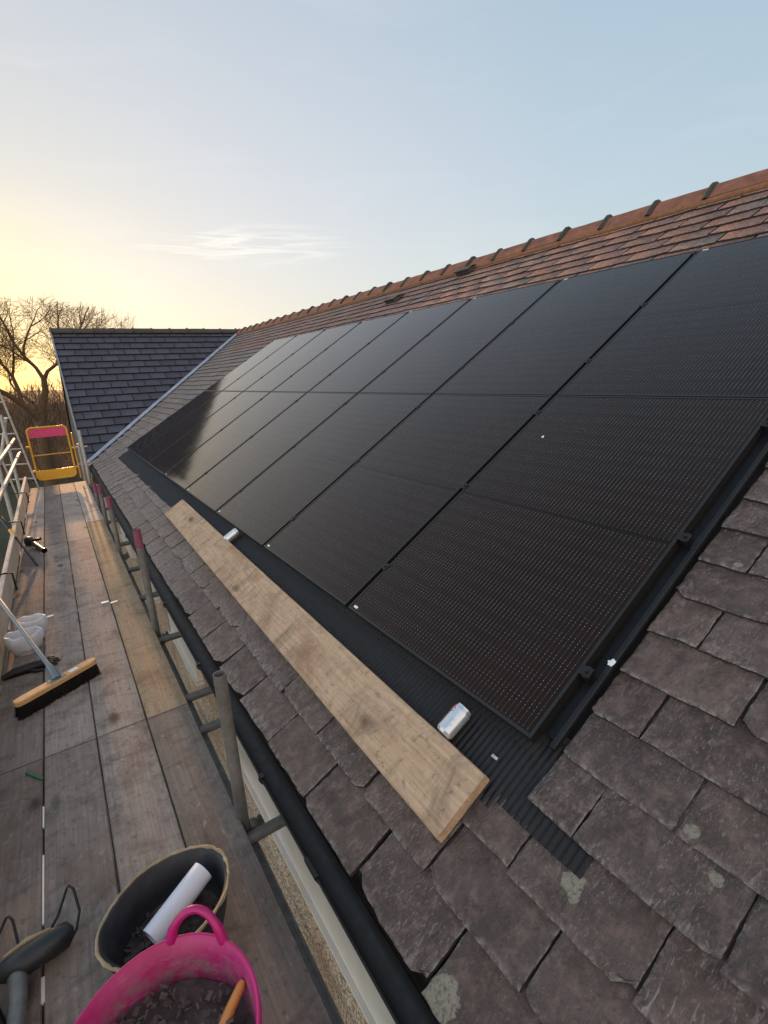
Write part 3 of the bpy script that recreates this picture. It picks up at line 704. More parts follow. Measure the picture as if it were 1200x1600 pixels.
# ------------------------------------------------------------------ plank on the roof, cans
def board(name, x0, x1, y0, y1, z, th, m, lab, cat='scaffold board', group=None, eul=None, bow=.0):
    """a board in its own frame: length along Y"""
    mb = MB(); w = x1 - x0; L = y1 - y0; n = max(2, int(L / .12)); vs = []; s = random.random() * 50
    prof = [(-w / 2 + .004, 0), (-w / 2, -.005), (-w / 2, -th + .004), (-w / 2 + .004, -th), (w / 2 - .004, -th), (w / 2, -th + .004), (w / 2, -.005), (w / 2 - .004, 0), (w / 4, 0), (0, 0), (-w / 4, 0)]
    P = len(prof)
    for i in range(n + 1):
        y = -L / 2 + L * i / n; dz = noise.noise(Vector((y * .5, s, 0))) * bow; ex = noise.noise(Vector((y * 2, s, 3))) * .0015
        for k, (x, zz) in enumerate(prof):
            vs.append((x + ex + (noise.noise(Vector((y * 8, s, k))) * .0012), y + (noise.noise(Vector((x * 30, s, i))) * .003 if i in (0, n) else 0), zz + dz + abs(x) * 2 / w * noise.noise(Vector((y * .7, s, 8))) * .002))
    fs = [(i * P + j, (i + 1) * P + j, (i + 1) * P + (j + 1) % P, i * P + (j + 1) % P) for i in range(n) for j in range(P)]
    fs += [tuple(range(P)), tuple(range(n * P + P - 1, n * P - 1, -1))]
    mb.add(vs, fs, 0, False); o = mb.build(name, m); o.location = ((x0 + x1) / 2, (y0 + y1) / 2, z)
    return tag(o, lab, cat, group)
p0 = (-.397, .065); p1 = (-.318, 4.44); ang = math.atan2(-(p1[0] - p0[0]), p1[1] - p0[1])
L = 4.376; w = .229
o = board('loose_plank', -w / 2, w / 2, -L / 2, L / 2, 0, .038, M_PLANK, 'long pale timber plank lying loose on the slates below the solar array', 'plank')
cu = (p0[0] + p1[0]) / 2 + w / 2; cv = (p0[1] + p1[1]) / 2
o.location = S(cu, cv - .01, -.014); o.rotation_euler = (Matrix.Rotation(-TH, 3, 'Y') @ Matrix.Rotation(ang, 3, 'Z')).to_euler()
def can(u, v, lab, rz, red):
    t = thing('drink_can', lab, 'drink can', S(u, v, -.014), (Matrix.Rotation(-TH, 3, 'Y') @ Matrix.Rotation(rz, 3, 'Z') @ Matrix.Rotation(PI / 2, 3, 'Y')).to_euler(), 'silver drink cans left beside the plank')
    mb = MB()
    for pf in ([(.001, .004), (.021, .004)], [(.021, .004), (.024, .0005)], [(.024, .0005), (.027, .002)], [(.027, .002), (.033, .012)], [(.033, .012), (.033, .055), (.033, .098)], [(.033, .098), (.0285, .110)], [(.0285, .110), (.0285, .1145)], [(.0285, .1145), (.0262, .1155)], [(.0262, .1155), (.0250, .111)], [(.0250, .111), (.001, .111)]): mb.lathe(pf, 40)
    mb.tube([(-.004, 0, .1125), (.012, 0, .1125)], .0035, 8)
    mb.build('can_body', M_ALU, t)
    if red:
        # red ring device and small grey printed lines on the side of the can
        mb = MB(); pts = []
        for k in range(17):
            a = 2 * PI * k / 16 * .92; z = .085 + math.sin(a) * .011; q = red + math.cos(a) * .33; pts.append((math.cos(q) * .0332, math.sin(q) * .0332, z))
        mb.tube(pts, .0013, 5); mb.build('printed_ring', M_RED, t)
        mb = MB()
        for k in range(7):
            z = .022 + k * .006; q0 = red + .75; 
            mb.tube([(math.cos(q0 + s * .09) * .0331, math.sin(q0 + s * .09) * .0331, z) for s in range(4 + (k * 5) % 4)], .0006, 4)
        mb.build('printed_text', M_GREYPR, t)
    return t
can(-.160, .262, 'nearer silver drink can lying on the ribbed sheet by the near plank end', -.05, 2.6)
can(-.130, 2.83, 'farther silver drink can lying on the ribbed sheet by the far half of the plank', -.1, 2.4)
mb = MB(); mb.box((-.005, -.012, 0), (.005, .012, .002), bev=.0006); o = mb.build('plastic_chip', M_GALV_L); o.location = S(-.105, .085, -.050); o.rotation_euler = ROOF_EUL; tag(o, 'tiny grey plastic chip on the ribbed sheet near the plank end', 'debris')

# ------------------------------------------------------------------ scaffold
scaf = thing('scaffold', 'galvanised tube scaffold with mauve topped uprights running beside the gutter', 'scaffold', (-.70, 0, GZ))
SI = Matrix.Translation(scaf.location).inverted()
def sc_(mb, name, m): o = mb.build(name, m); o.parent = scaf; o.matrix_parent_inverse = SI; return o
TR = .0242
def standard(x, y, top, painted, dx=0):
    mb = MB(); mb.tube([(x, y, GZ), (x, y, -.66), (x + dx, y, top)], TR, 20, hollow=.86); o = sc_(mb, 'standard', M_GALV)
    if painted:
        mb = MB(); mb.tube([(x + dx, y, top - .13), (x + dx, y, top + .001)], TR + .0012, 20, hollow=.86); c = mb.build('painted_top', M_MAUVE); c.parent = o
for (y, top, pt) in ((.864, .055, 0), (2.79, .15, 1), (4.95, -.02, 1), (6.3, -.10, 1), (7.5, -.28, 1)): standard(-.695, y, top, pt)
def coupler(x, y, z):
    mb = MB(); mb.tube([(x, y - .022, z), (x, y + .022, z)], TR + .007, 12); mb.box((x + .026, y - .018, z - .018), (x + .046, y + .018, z + .02), bev=.004); mb.tube([(x + .03, y, z), (x + .03, y, z + .05)], .006, 6); mb.tube([(x + .03, y, z + .03), (x + .03, y, z + .042)], .011, 6); sc_(mb, 'coupler', M_GALV)
for y in (.864, 2.79, 4.95, 7.5): coupler(-.66, y + .0, -.70)
mb = MB(); mb.tube([(-.686, -3, -.712), (-.686, 9.8, -.712)], TR, 14); sc_(mb, 'ledger', M_GALV)
mb = MB(); mb.tube([(-.70, -3, -1.60), (-.70, 9.8, -1.60)], TR, 14); sc_(mb, 'ledger', M_GALV)
for y in (.80, 1.57, 1.90, 2.72, 3.6, 4.4, 5.37, 6.56, 7.42, 8.5):
    mb = MB(); mb.tube([(-1.72, y, -.673), (-.535, y, -.673)], TR, 14, hollow=.86); sc_(mb, 'transom', M_GALV)
mb = MB(); mb.tube([(-.665, 1.0, -.68), (-.665, 3.2, -1.7)], TR, 14); sc_(mb, 'brace', M_GALV)
# outer guard rails, outside standards
mb = MB(); mb.tube([(-1.70, -3, .30), (-1.64, 9.9, .28)], TR, 14); sc_(mb, 'guard_rail', M_GALV_L)
mb = MB(); mb.tube([(-1.66, -3, .08), (-1.62, 9.9, .03)], TR, 14); sc_(mb, 'guard_rail', M_GALV_L)
for y in (2.4, 4.6, 7.2, 9.6):
    mb = MB(); mb.tube([(-1.72, y, GZ), (-1.72, y, .72)], TR, 14, hollow=.86); sc_(mb, 'standard', M_GALV_L)
mb = MB(); mb.tube([(-1.90, 9.65, -.1), (-1.66, 9.65, .66)], TR, 14); sc_(mb, 'brace', M_GALV_L)
mb = MB(); mb.tube([(-1.61, 9.9, .03), (-1.61, 9.98, .03)], TR + .003, 14); sc_(mb, 'end_cap', M_POLEBLUE)
for y in (9.7,):
    mb = MB(); mb.tube([(-.66, y, GZ), (-.66, y, .35)], TR, 14, hollow=.86); sc_(mb, 'standard', M_GALV_L)
    mb = MB(); mb.tube([(-1.72, y, -.69), (-.55, y, -.69)], TR, 14); sc_(mb, 'transom', M_GALV_L)
# boards: three lengths by four widths
xs = [-1.592, -1.376, -1.150, -.917, -.703]
cols = ['leftmost', 'second from the left', 'third from the left', 'rightmost']
rows = [((-2.2, 1.755), 'nearest the camera, before the first cross joint', [M_BOARD, M_BOARD, M_BOARD, M_BOARD]),
        ((1.762, 5.70), 'between the two cross joints', [M_BOARD, M_BOARD, M_BOARD, M_BOARDG]),
        ((5.708, 9.90), 'at the far end of the platform', [M_BOARDP, M_BOARD, M_BOARDP, M_BOARDP])]
for ri, ((y0, y1), rl, ms) in enumerate(rows):
    for k in range(4):
        yy0, yy1 = y0, y1
        if k >= 2 and ri == 1: yy1 = 6.5 if k == 3 else 5.70
        if k == 3 and ri == 2: yy0 = 6.508
        col = 'golden' if ms[k] is M_BOARDG else 'pale' if ms[k] is M_BOARDP else 'dirty grey'
        board('scaffold_board', xs[k] + .003, xs[k + 1] - .003, yy0, yy1, -.61 + random.uniform(-.0015, .0015), .038, ms[k], f'{col} scaffold board, {cols[k]}, {rl}', 'scaffold board', 'scaffold boards forming the platform', bow=.004)
# toe board (on edge)
o = board('toe_board', -.11, .11, -1.0, 9.9, 0, .038, M_TOE, 'pale toe board standing on edge along the left side of the platform', 'toe board')
o.location = (-1.6, 4.45, -.497); o.rotation_euler = (0, PI / 2, 0)
for y in (4.2, 6.2, 8.2):
    mb = MB(); mb.tube([(-1.56, y, -.55), (-1.56, y, -.392), (-1.60, y, -.382), (-1.72, y, -.382)], .008, 8); sc_(mb, 'toe_board_clip', M_BLACKMET)

# ------------------------------------------------------------------ ladder gate
gate = thing('ladder_gate', 'yellow wire mesh ladder gate with a pink top plate at the far platform end', 'safety gate', (-1.14, 9.98, -.50), (0, 0, 0))
def rrect(w, h, r, y=0):
    p = []
    for (cx, cz, a0) in ((w / 2 - r, h - r, 0), (-w / 2 + r, h - r, 90), (-w / 2 + r, r, 180), (w / 2 - r, r, 270)):
        for k in range(7): a = math.radians(a0 + 15 * k); p.append((cx + r * math.cos(a), y, cz + r * math.sin(a)))
    return p
mb = MB(); mb.tube(rrect(.60, .94, .07), .016, 10, closed=True); mb.tube([(-.30, 0, .45), (.30, 0, .45)], .011, 8); mb.build('gate_frame', M_YELLOW, gate)
mb = MB(); mb.box((-.285, -.004, .765), (.285, .004, .925)); mb.build('top_plate', M_PINKPL, gate)
mb = MB(); mb.box((-.285, -.004, .015), (.285, .004, .175)); mb.build('bottom_plate', M_YELLOW, gate)
mb = MB()
for k in range(14): x = -.28 + k * .043; mb.tube([(x, .002, .17), (x, .002, .77)], .0032, 4)
for k in range(22): z = .18 + k * .0275; mb.tube([(-.29, .006, z), (.29, .006, z)], .0032, 4)
mb.build('wire_mesh', M_MESH, gate)
mb = MB(); mb.box((-.37, -.01, .60), (-.30, .01, .63)); mb.box((-.37, -.01, .16), (-.30, .01, .19)); mb.build('hinge', M_YELLOW, gate)
mb = MB(); mb.tube([(.36, .02, -.05), (.36, .02, .80)], .012, 8); mb.build('latch_post', M_YELLOW, gate)
# ladder beyond the platform edge
lad = thing('ladder', 'grey aluminium ladder leaning past the left end of the platform', 'ladder', (-1.45, 9.75, -.9))
def lp(s, t): return Vector((.03 - t * .20, -.02, t * 1.62)) + Vector((-.36 * s, .22 * s, 0))
for s in (0, 1):
    mb = MB(); a = lp(s, -1.4); b = lp(s, 1.9); mb.box((-.036, -.014, 0), (.036, .014, (b - a).length), lambda p: a + (b - a).normalized().to_track_quat('Z', 'Y') @ p, bev=.003); mb.build('stile', M_GALV_L, lad)
for k in range(20):
    t = -1.35 + k * .165; mb = MB(); mb.tube([lp(0, t), lp(1, t)], .014, 8); mb.build('rung', M_GALV_L, lad)
# rope knotted at the corner of the gutter
mb = MB(); c0 = Vector((-.62, 10.45, -.36))
pts = []
for k in range(60):
    a = k * .62; pts.append(c0 + Vector((math.cos(a) * (.05 + .02 * math.sin(k)), math.sin(a * 1.3) * .05, .03 * math.sin(a * .7 + 1))))
mb.tube(pts, .010, 6); mb.tube([c0 + Vector((-.05, 0, 0)), c0 + Vector((-.14, 0, .01)), c0 + Vector((-.19, 0, -.05))], .011, 6)
for dx in (0, .03, -.03): mb.tube([c0 + Vector((dx, 0, 0)), c0 + Vector((dx * 1.5, -.02, -.16)), c0 + Vector((dx - .01, -.05, -.36)), c0 + Vector((dx * 2, -.05, -.52))], .008, 6)
tag(mb.build('rope', M_ROPE), 'white rope knotted round the gutter end with loose tails hanging down', 'rope')
mb = MB(); mb.tube([(-.70, 10.35, -1.2), (-.70, 10.40, .05)], TR, 12); mb.tube([(-.82, 10.40, -.02), (-.55, 10.40, -.02)], TR * .8, 10); sc_(mb, 'standard', M_GALV_L)

# ------------------------------------------------------------------ things on the platform
DZ = -.61
# broom
bh = Vector((-1.292, 2.31, DZ)); ba = math.atan2(2.42 - 2.2, -1.102 + 1.482)
broom = thing('broom', 'wide broom with pale wooden head and black bristles, handle over the toe board', 'broom', bh, (0, 0, ba))
mb = MB()
L = .23
vs = []
for x, wd in ((-L, .012), (-L + .012, .026), (-L + .05, .031), (L - .05, .031), (L - .012, .026), (L, .012)):
    for (y, z) in ((-wd, .078), (-wd, .100), (-wd + .006, .106), (wd - .006, .106), (wd, .100), (wd, .078)): vs.append((x, y, z))
mb.add(vs, [(i * 6 + j, (i + 1) * 6 + j, (i + 1) * 6 + (j + 1) % 6, i * 6 + (j + 1) % 6) for i in range(5) for j in range(6)] + [tuple(range(6)), tuple(range(35, 29, -1))]); mb.build('broom_head', M_BROOMW, broom)
mb = MB(); rg = random.Random(3)
for k in range(1500):
    x = rg.uniform(-L + .012, L - .012); y = rg.uniform(-.024, .024); q = Vector((x * 1.05 + rg.gauss(0, .006), y * 1.5 + rg.gauss(0, .005), 0.001))
    p = Vector((x, y, .08)); d = Vector((.0022, 0, 0)); e = Vector((0, .0022, 0)); mb.add([p - d, p + d, q + d, q - d], [(0, 1, 2, 3)]); mb.add([p - e, p + e, q + e, q - e], [(0, 1, 2, 3)])
mb.box((-L + .01, -.024, .02), (L - .01, .024, .079)); mb.build('bristles', M_BRISTLE, broom, fixn=False)
mb = MB(); hd = (Matrix.Rotation(-ba, 3, 'Z') @ Vector((-.31, 1.18, .135))).normalized()
s0 = Vector((.0, .0, .106)); mb.tube([s0 + hd * .16 * 0 + Vector((0, 0, -.004)), s0 + hd * .05 + Vector((0, 0, .02)), s0 + hd * .12 + Vector((0, 0, .022))], [.026, .022, .018], 14); mb.box((-.045, -.022, .1045), (.045, .022, .110), bev=.002)
mb.build('socket', M_DARKTOOL if 0 else M_STEELBL, broom)
mb = MB(); mb.tube([s0 + hd * .06 + Vector((0, 0, .022)), s0 + hd * 1.42 + Vector((0, 0, .022))], .0135, 14); mb.build('handle', M_STEELBL, broom)
mb = MB(); mb.box((.07, -.018, .1062), (.12, .012, .1068)); mb.build('sticker', M_LABEL, broom)
# white crumpled bags
def bag(loc, r, h, seed, lab):
    mb = MB(); K = 40; vs = []; R = 14
    for j in range(R):
        t = j / (R - 1); rr = r * (.72 + .35 * math.sin(t * 2.2)) * (1 + .10 * t)
        for k in range(K):
            a = 2 * PI * k / K; q = rr * (1 + (.03 + .09 * t) * noise.noise(Vector((math.cos(a) * 1.7, math.sin(a) * 1.7, seed + t * 1.2))) * 1.6 + .03 * t * noise.noise(Vector((math.cos(a) * 7, math.sin(a) * 7, seed))))
            z = h * t * (1 + (.13 * noise.noise(Vector((math.cos(a) * 1.6, math.sin(a) * 1.2, seed + 9))) * t)); vs.append((q * math.cos(a) * 1.12, q * math.sin(a) * .88, z))
    fs = [(j * K + k, j * K + (k + 1) % K, (j + 1) * K + (k + 1) % K, (j + 1) * K + k) for j in range(R - 1) for k in range(K)]
    n0 = len(vs); 
    for j in range(1, 7):    # rolled lip turning inwards then down
        t = j / 6
        for k in range(K):
            p = Vector(vs[(R - 1) * K + k]); c = Vector((0, 0, p.z)); d = (c - p); vs.append(tuple(p + d * (.03 + .10 * t) + Vector((0, 0, .005 * math.sin(t * PI) - .80 * h * t * t))))
    for j in range(6):
        a0 = (R - 1) * K if j == 0 else n0 + (j - 1) * K; b0 = n0 + j * K
        fs += [(a0 + k, a0 + (k + 1) % K, b0 + (k + 1) % K, b0 + k) for k in range(K)]
    vs.append((0, 0, h * .15)); fs += [(n0 + 5 * K + k, n0 + 5 * K + (k + 1) % K, len(vs) - 1) for k in range(K)]
    mb.add(vs, fs, 0, True); o = mb.build('plastic_sack', M_WHITEBAG); o.location = loc; tag(o, lab, 'sack', 'white plastic sacks by the toe board'); return o
bag((-1.47, 3.02, DZ), .084, .145, 3.1, 'nearer white plastic sack standing open beside the broom handle')
bag((-1.425, 3.21, DZ), .070, .16, 8.4, 'farther white plastic sack with a dark mouth, behind the nearer sack')
# black gloves / strap under
def lump(name, pts, rs, m, lab, cat, seg=10):
    mb = MB(); mb.tube(pts, rs, seg); return tag(mb.build(name, m), lab, cat)
t = thing('work_glove', 'crumpled black work glove lying between the white sack and the broom', 'glove', (-1.42, 2.72, DZ), (0, 0, .15))
mb = MB(); mb.tube([(-.17, 0, .018), (-.10, .01, .024), (-.02, 0, .026), (.05, 0, .022), (.075, 0, .018)], [.016, .030, .033, .030, .02], 12)
for k, (dy, l, b) in enumerate(((-.028, .055, -.02), (-.01, .075, .0), (.012, .07, .015), (.03, .055, .03))):
    mb.tube([(.06, dy, .018), (.06 + l * .5, dy + b * .6, .026), (.06 + l, dy + b, .012)], [.012, .011, .008], 8)
mb.tube([(-.03, -.02, .02), (.0, -.055, .018), (.04, -.06, .012)], [.012, .011, .008], 8); mb.build('glove_body', M_BLACKMET, t)
# trowel-like bar with black and yellow grip leaning on the toe board
bar = thing('pry_bar', 'thin bar with black grip and yellow band leaning over the toe board', 'hand tool')
A = Vector((-1.43, 4.98, DZ + .01)); B = Vector((-1.70, 5.95, -.30)); 
def ab(t): return A + (B - A) * t
mb = MB(); mb.tube([ab(0), ab(.12), ab(.3), ab(.62)], [.008, .014, .011, .010], 10); mb.build('shaft', M_DARKTOOL, bar)
mb = MB(); mb.tube([ab(.60), ab(.78)], .019, 12); mb.build('yellow_band', M_YELLOW, bar)
mb = MB(); mb.tube([ab(.78), ab(.84), ab(1.1), ab(1.18)], [.017, .021, .022, .012], 12); mb.build('grip', M_BLACKMET, bar)
# power tool
dr = thing('power_tool', 'dark grey power tool with a long barrel pointing away from the toe board', 'power tool', (-1.50, 5.85, DZ), (0, 0, -1.28))
mb = MB(); mb.tube([(-.10, 0, .05), (-.06, 0, .055), (.02, 0, .055), (.06, 0, .05)], [.03, .045, .045, .03], 14); mb.box((-.12, -.035, .0), (-.04, .035, .05), bev=.008); mb.build('tool_body', M_BLACKMET, dr)
mb = MB(); mb.tube([(-.04, 0, .05), (-.06, .09, .035), (-.10, .12, .03)], [.018, .017, .020], 10); mb.build('grip', M_BLACKMET, dr)
mb = MB(); mb.tube([(.05, 0, .05), (.13, 0, .045), (.14, 0, .045), (.38, 0, .034), (.46, 0, .030)], [.022, .020, .028, .024, .030], 14, hollow=.7); mb.build('barrel', M_DARKTOOL, dr)
# small strips
def strip(x, y, z, l, w, h, rz, m, nm, lab, cat):
    mb = MB(); mb.box((-l / 2, -w / 2, 0), (l / 2, w / 2, h), bev=min(w, h) * .2); o = mb.build(nm, m); o.location = (x, y, z); o.rotation_euler = (0, 0, rz); tag(o, lab, cat)
strip(-.955, 3.545, DZ + .001, .055, .026, .008, .0, M_WSTRIP, 'plastic_wedge', 'white plastic wedge on the grey board left of the golden board seam', 'plastic wedge')
strip(-.893, 3.50, DZ + .001, .055, .026, .008, .15, M_WSTRIP, 'plastic_wedge', 'white plastic wedge on the golden board beside the seam', 'plastic wedge')
strip(-1.345, 3.545, DZ + .001, .07, .024, .008, .15, M_WSTRIP, 'plastic_wedge', 'white plastic wedge beside the white sacks', 'plastic wedge')
strip(-1.41, 1.645, DZ + .001, .115, .014, .010, -.98, M_GREEN, 'green_stick', 'short green plastic stick beside the board joint', 'stick')
for (y0, y1, lb) in ((1.30, 1.42, 'upper short white strip standing in for light through the seam between boards'), (.85, 1.15, 'long white strip standing in for light through the seam between boards'), (.59, .67, 'short white strip standing in for light in the seam below the dark tool')):
    strip(-1.376, (y0 + y1) / 2, DZ - .012, y1 - y0, .0062 if y0 > .8 else .012, .0135, PI / 2, M_WSTRIP, 'white_strip', lb, 'gap light strip')  # added white slips imitate the light that shows through the board gaps
# black rubber tub
tub = thing('rubber_tub', 'black rubber tub with a worn pale rim holding a white roll', 'tub', (-1.02, .52, DZ), (0, 0, .25))
wob = lambda a, z: .03 * math.sin(2 * a + 1) * (z / .2) + .012 * math.sin(5 * a) * (z / .2)
SX, SY = 1.16, .98
mb = MB(); prof = [(.001, .002), (.118, .002), (.128, .012), (.145, .08), (.158, .15), (.163, .178)]
inn = [(.158, .182), (.152, .178), (.138, .08), (.118, .02), (.10, .014), (.001, .014)]
mb.lathe(prof, 56, None, 0, SX, SY, wob); mb.lathe(inn, 56, None, 0, SX, SY, wob); mb.build('tub_body', M_RUBBER, tub)
mb = MB(); pts = []
rs = []
for k in range(72):
    a = 2 * PI * k / 72; r = .163 * (1 + wob(a, .18)) + random.uniform(-.001, .001); pts.append((r * math.cos(a) * SX, r * math.sin(a) * SY, .182 + random.uniform(-.0015, .0015))); rs.append(.0042 + abs(noise.noise(Vector((k * .3, 0, 0)))) * .005)
mb.tube(pts, rs, 8, closed=True); mb.build('rim', M_RIM, tub)
# roll
rl = thing('paper_roll', 'white roll lying across the black rubber tub', 'roll', (0, 0, 0))
A = Vector((-1.080, .49, -.495)); B = Vector((-.900, .580, -.455)); ax = (B - A).normalized()
mb = MB(); q = ax.to_track_quat('Z', 'Y'); vs = []; K = 60; Lr = (B - A).length
for z in (0, Lr * .5, Lr):
    for k in range(K): a = k / K * 2 * PI * 2.2; r = .037 - .0035 * k / K * 2.2 * .8 + (.0008 * math.sin(k)); vs.append(A + q @ Vector((math.cos(a) * r, math.sin(a) * r, z)))
mb.add(vs, [(j * K + k, j * K + k + 1, (j + 1) * K + k + 1, (j + 1) * K + k) for j in range(2) for k in range(K - 1)], 0, True)
mb.build('rolled_sheet', M_PAPER, rl, fixn=False)
mb = MB(); mb.tube([A + ax * .012, B - ax * .002], .027, 24); mb.build('core', M_PAPER, rl)
# rubble in black tub
def heap(loc, r, z, n, parent, name, m, sx=1, sy=1, sz=.02, seed=1):
    rg = random.Random(seed); mb = MB(); K = 24; vs = []
    for j in range(9):
        for k in range(K): a = 2 * PI * k / K; rr = r * j / 8; vs.append((rr * math.cos(a) * sx, rr * math.sin(a) * sy, z + (1 - j / 8) * sz + noise.noise(Vector((rr * 20 * math.cos(a), rr * 20 * math.sin(a), seed))) * sz * .7))
    mb.add(vs, [(j * K + k, j * K + (k + 1) % K, (j + 1) * K + (k + 1) % K, (j + 1) * K + k) for j in range(8) for k in range(K)], 0, True)
    for _ in range(n):
        a = rg.uniform(0, 2 * PI); rr = r * math.sqrt(rg.random()) * .92; s = rg.uniform(.003, .011); c = Vector((rr * math.cos(a) * sx, rr * math.sin(a) * sy, z + sz * .6 + rg.uniform(0, .012)))
        R = Matrix.Rotation(rg.uniform(0, 6), 3, Vector((rg.random(), rg.random(), rg.random() + .1))); mb.box((-s, -s * .7, -s * .25), (s, s * .7, s * .25), lambda p: c + R @ p)
    return mb.build(name, m, parent)
heap(None, .130, .045, 120, tub, 'debris', M_RUBBLE, SX, SY, .012, 5)
# pink trug
pk = thing('pink_bucket', 'bright pink flexible bucket with loop handles and dark rubble inside', 'bucket', (-1.105, .045, DZ), (0, 0, .95))
H = .36
wb = lambda a, z: .045 * math.cos(2 * a) * (z / H)
mb = MB(); mb.lathe([(.001, .0), (.150, .0), (.158, .008), (.185, .12), (.208, .26), (.221, .350), (.224, .360)], 64, None, 0, 1, 1, wb)
mb.lathe([(.224, .360), (.221, .364), (.215, .362), (.202, .25), (.178, .12), (.150, .012), (.001, .010)], 64, None, 0, 1, 1, wb)
for a0 in (0, PI):    # loop handles moulded on the rim
    def rim(a, dz=0): r = .220 * (1 + wb(a, H)); return Vector((r * math.cos(a), r * math.sin(a), H + dz))
    pts = []
    for k in range(15):
        t = k / 14; a = a0 + (-.30 + .60 * t); p = rim(a, 0); hgt = math.sin(PI * t) ** .55 * .078; p.z += hgt - .006; p.x += math.cos(a0) * .010 * math.sin(PI * t); pts.append(p)
    mb.tube(pts, [.0125] * 2 + [.0105] * 11 + [.0125] * 2, 10)
for zz in (.325, .338): mb.tube([((.2185 + (zz - .325) * .2) * (1 + wb(2 * PI * k / 64, zz)) * math.cos(2 * PI * k / 64), (.2185 + (zz - .325) * .2) * (1 + wb(2 * PI * k / 64, zz)) * math.sin(2 * PI * k / 64), zz) for k in range(64)], .0028, 6, closed=True)
mb.build('bucket_body', M_PINK, pk)
heap(None, .203, .245, 260, pk, 'rubble', M_RUBBLE, 1, 1, .04, 9)
# orange-handled tool in the bucket
orr = thing('orange_handled_tool', 'orange wooden tool handle poking out of the pink bucket', 'hand tool')
A = Vector((-.985, .060, -.355)); B = Vector((-.905, .100, -.300)); d = (A - B).normalized()
mb = MB(); mb.tube([B, B + d * .012, B + d * .06, B + d * .11, B + d * .15], [.006, .011, .0135, .012, .010], 14); mb.build('handle', M_ORANGE, orr)
mb = MB(); mb.tube([B + d * .15, B + d * .24], .005, 8); mb.build('shank', M_GALV, orr)
# dark tool with wire hooks, lower left
dk = thing('dark_tool', 'curved dark tool head with two wire loops and a grey green pipe', 'hand tool')
P = lambda x, y, z=.05: Vector((x, y, DZ + z))
mb = MB(); mb.tube([P(-1.487, .700, .055), P(-1.46, .700, .060), P(-1.40, .697, .062), P(-1.34, .708, .060), P(-1.30, .715, .055), P(-1.288, .716, .05)], [.014, .030, .038, .040, .036, .018], 18); mb.build('tool_head', M_DARKTOOL, dk)
mb = MB(); mb.tube([P(-1.46, .735, .075), P(-1.40, .742, .085), P(-1.34, .742, .080)], [.004, .008, .004], 8); mb.build('brown_trim', M_RIM, dk)
mb = MB(); mb.tube([P(-1.345, .745, .07), P(-1.318, .765, .09), P(-1.292, .835, .10), P(-1.284, .85, .10), P(-1.272, .832, .095), P(-1.262, .76, .07), P(-1.275, .71, .06), P(-1.30, .68, .05)], .0042, 8); mb.build('wire_loop', M_BLACKMET, dk)
mb = MB(); mb.tube([P(-1.52, .765, .08), P(-1.485, .775, .09), P(-1.455, .845, .10), P(-1.448, .85, .10), P(-1.438, .83, .095), P(-1.425, .755, .07)], .0042, 8); mb.build('wire_loop', M_BLACKMET, dk)
mb = MB(); mb.tube([P(-1.43, .68, .05), P(-1.425, .60, .05), P(-1.43, .53, .045), P(-1.435, .50, .04)], [.026, .022, .022, .026], 14); mb.build('pipe', M_GALV, dk)
mb = MB(); mb.tube([P(-1.435, .505, .045), P(-1.44, .40, .04)], [.034, .036], 16); mb.build('teal_collar', M_TEAL, dk)
mb = MB(); mb.tube([P(-1.50, .62, .03), P(-1.48, .52, .03), P(-1.50, .42, .03)], [.03, .045, .04], 12); mb.build('battery', M_BLACKMET, dk)

# ------------------------------------------------------------------ trees
def grow(mb, tw, p, d, r, depth, L, rg, env, up=.06):
    n = max(3, int(L / .28)); pts = [p.copy()]; rs = [r]; q = p.copy(); dd = d.normalized()
    r = max(r, .0065); r1 = max(.0042, r * .60)
    kids = []
    for i in range(n):
        dd = (dd + Vector((rg.gauss(0, .16), rg.gauss(0, .16), rg.gauss(0, .12) + up))).normalized(); q = q + dd * (L / n); pts.append(q.copy())
        rr = r + (r1 - r) * (i + 1) / n; rs.append(rr)
        if not env(q): break
        if depth < 5 and i >= (n * .30 if depth else n) - 1: kids.append((q.copy(), dd.copy(), rr))
    seg = 10 if r > .1 else 6 if r > .02 else 3
    (mb if r > .02 else tw).tube(pts, rs, seg, cap=False)
    if depth >= 5 or not env(q): return
    L2 = max(.55, L * rg.uniform(.66, .82))
    for (kp, kd, kr) in kids:
        if rg.random() < (.80 if depth < 4 else .95):
            s = Vector((rg.gauss(0, 1), rg.gauss(0, 1), rg.gauss(0, .6))); s = (s - kd * s.dot(kd)).normalized()
            grow(mb, tw, kp, kd * rg.uniform(.5, .9) + s * rg.uniform(.55, .9), kr * rg.uniform(.45, .62), depth + 1, L2 * rg.uniform(.6, 1), rg, env, up)
    for _ in range(2):
        s = Vector((rg.gauss(0, 1), rg.gauss(0, 1), rg.gauss(0, .5))); s = (s - dd * s.dot(dd)).normalized()
        grow(mb, tw, q, dd + s * rg.uniform(.35, .6), r1 * .8, depth + 1, L2, rg, env, up)
def limb(mb, pts, rs): mb.tube(pts, rs, 10, cap=False)
def DOME(p): return p.z < 4.1 + (p.y - 22) * .13 - .05 * (p.x + .6) ** 2 + .5 * noise.noise(Vector((p.x * 1.3, p.y * .8, 4)))
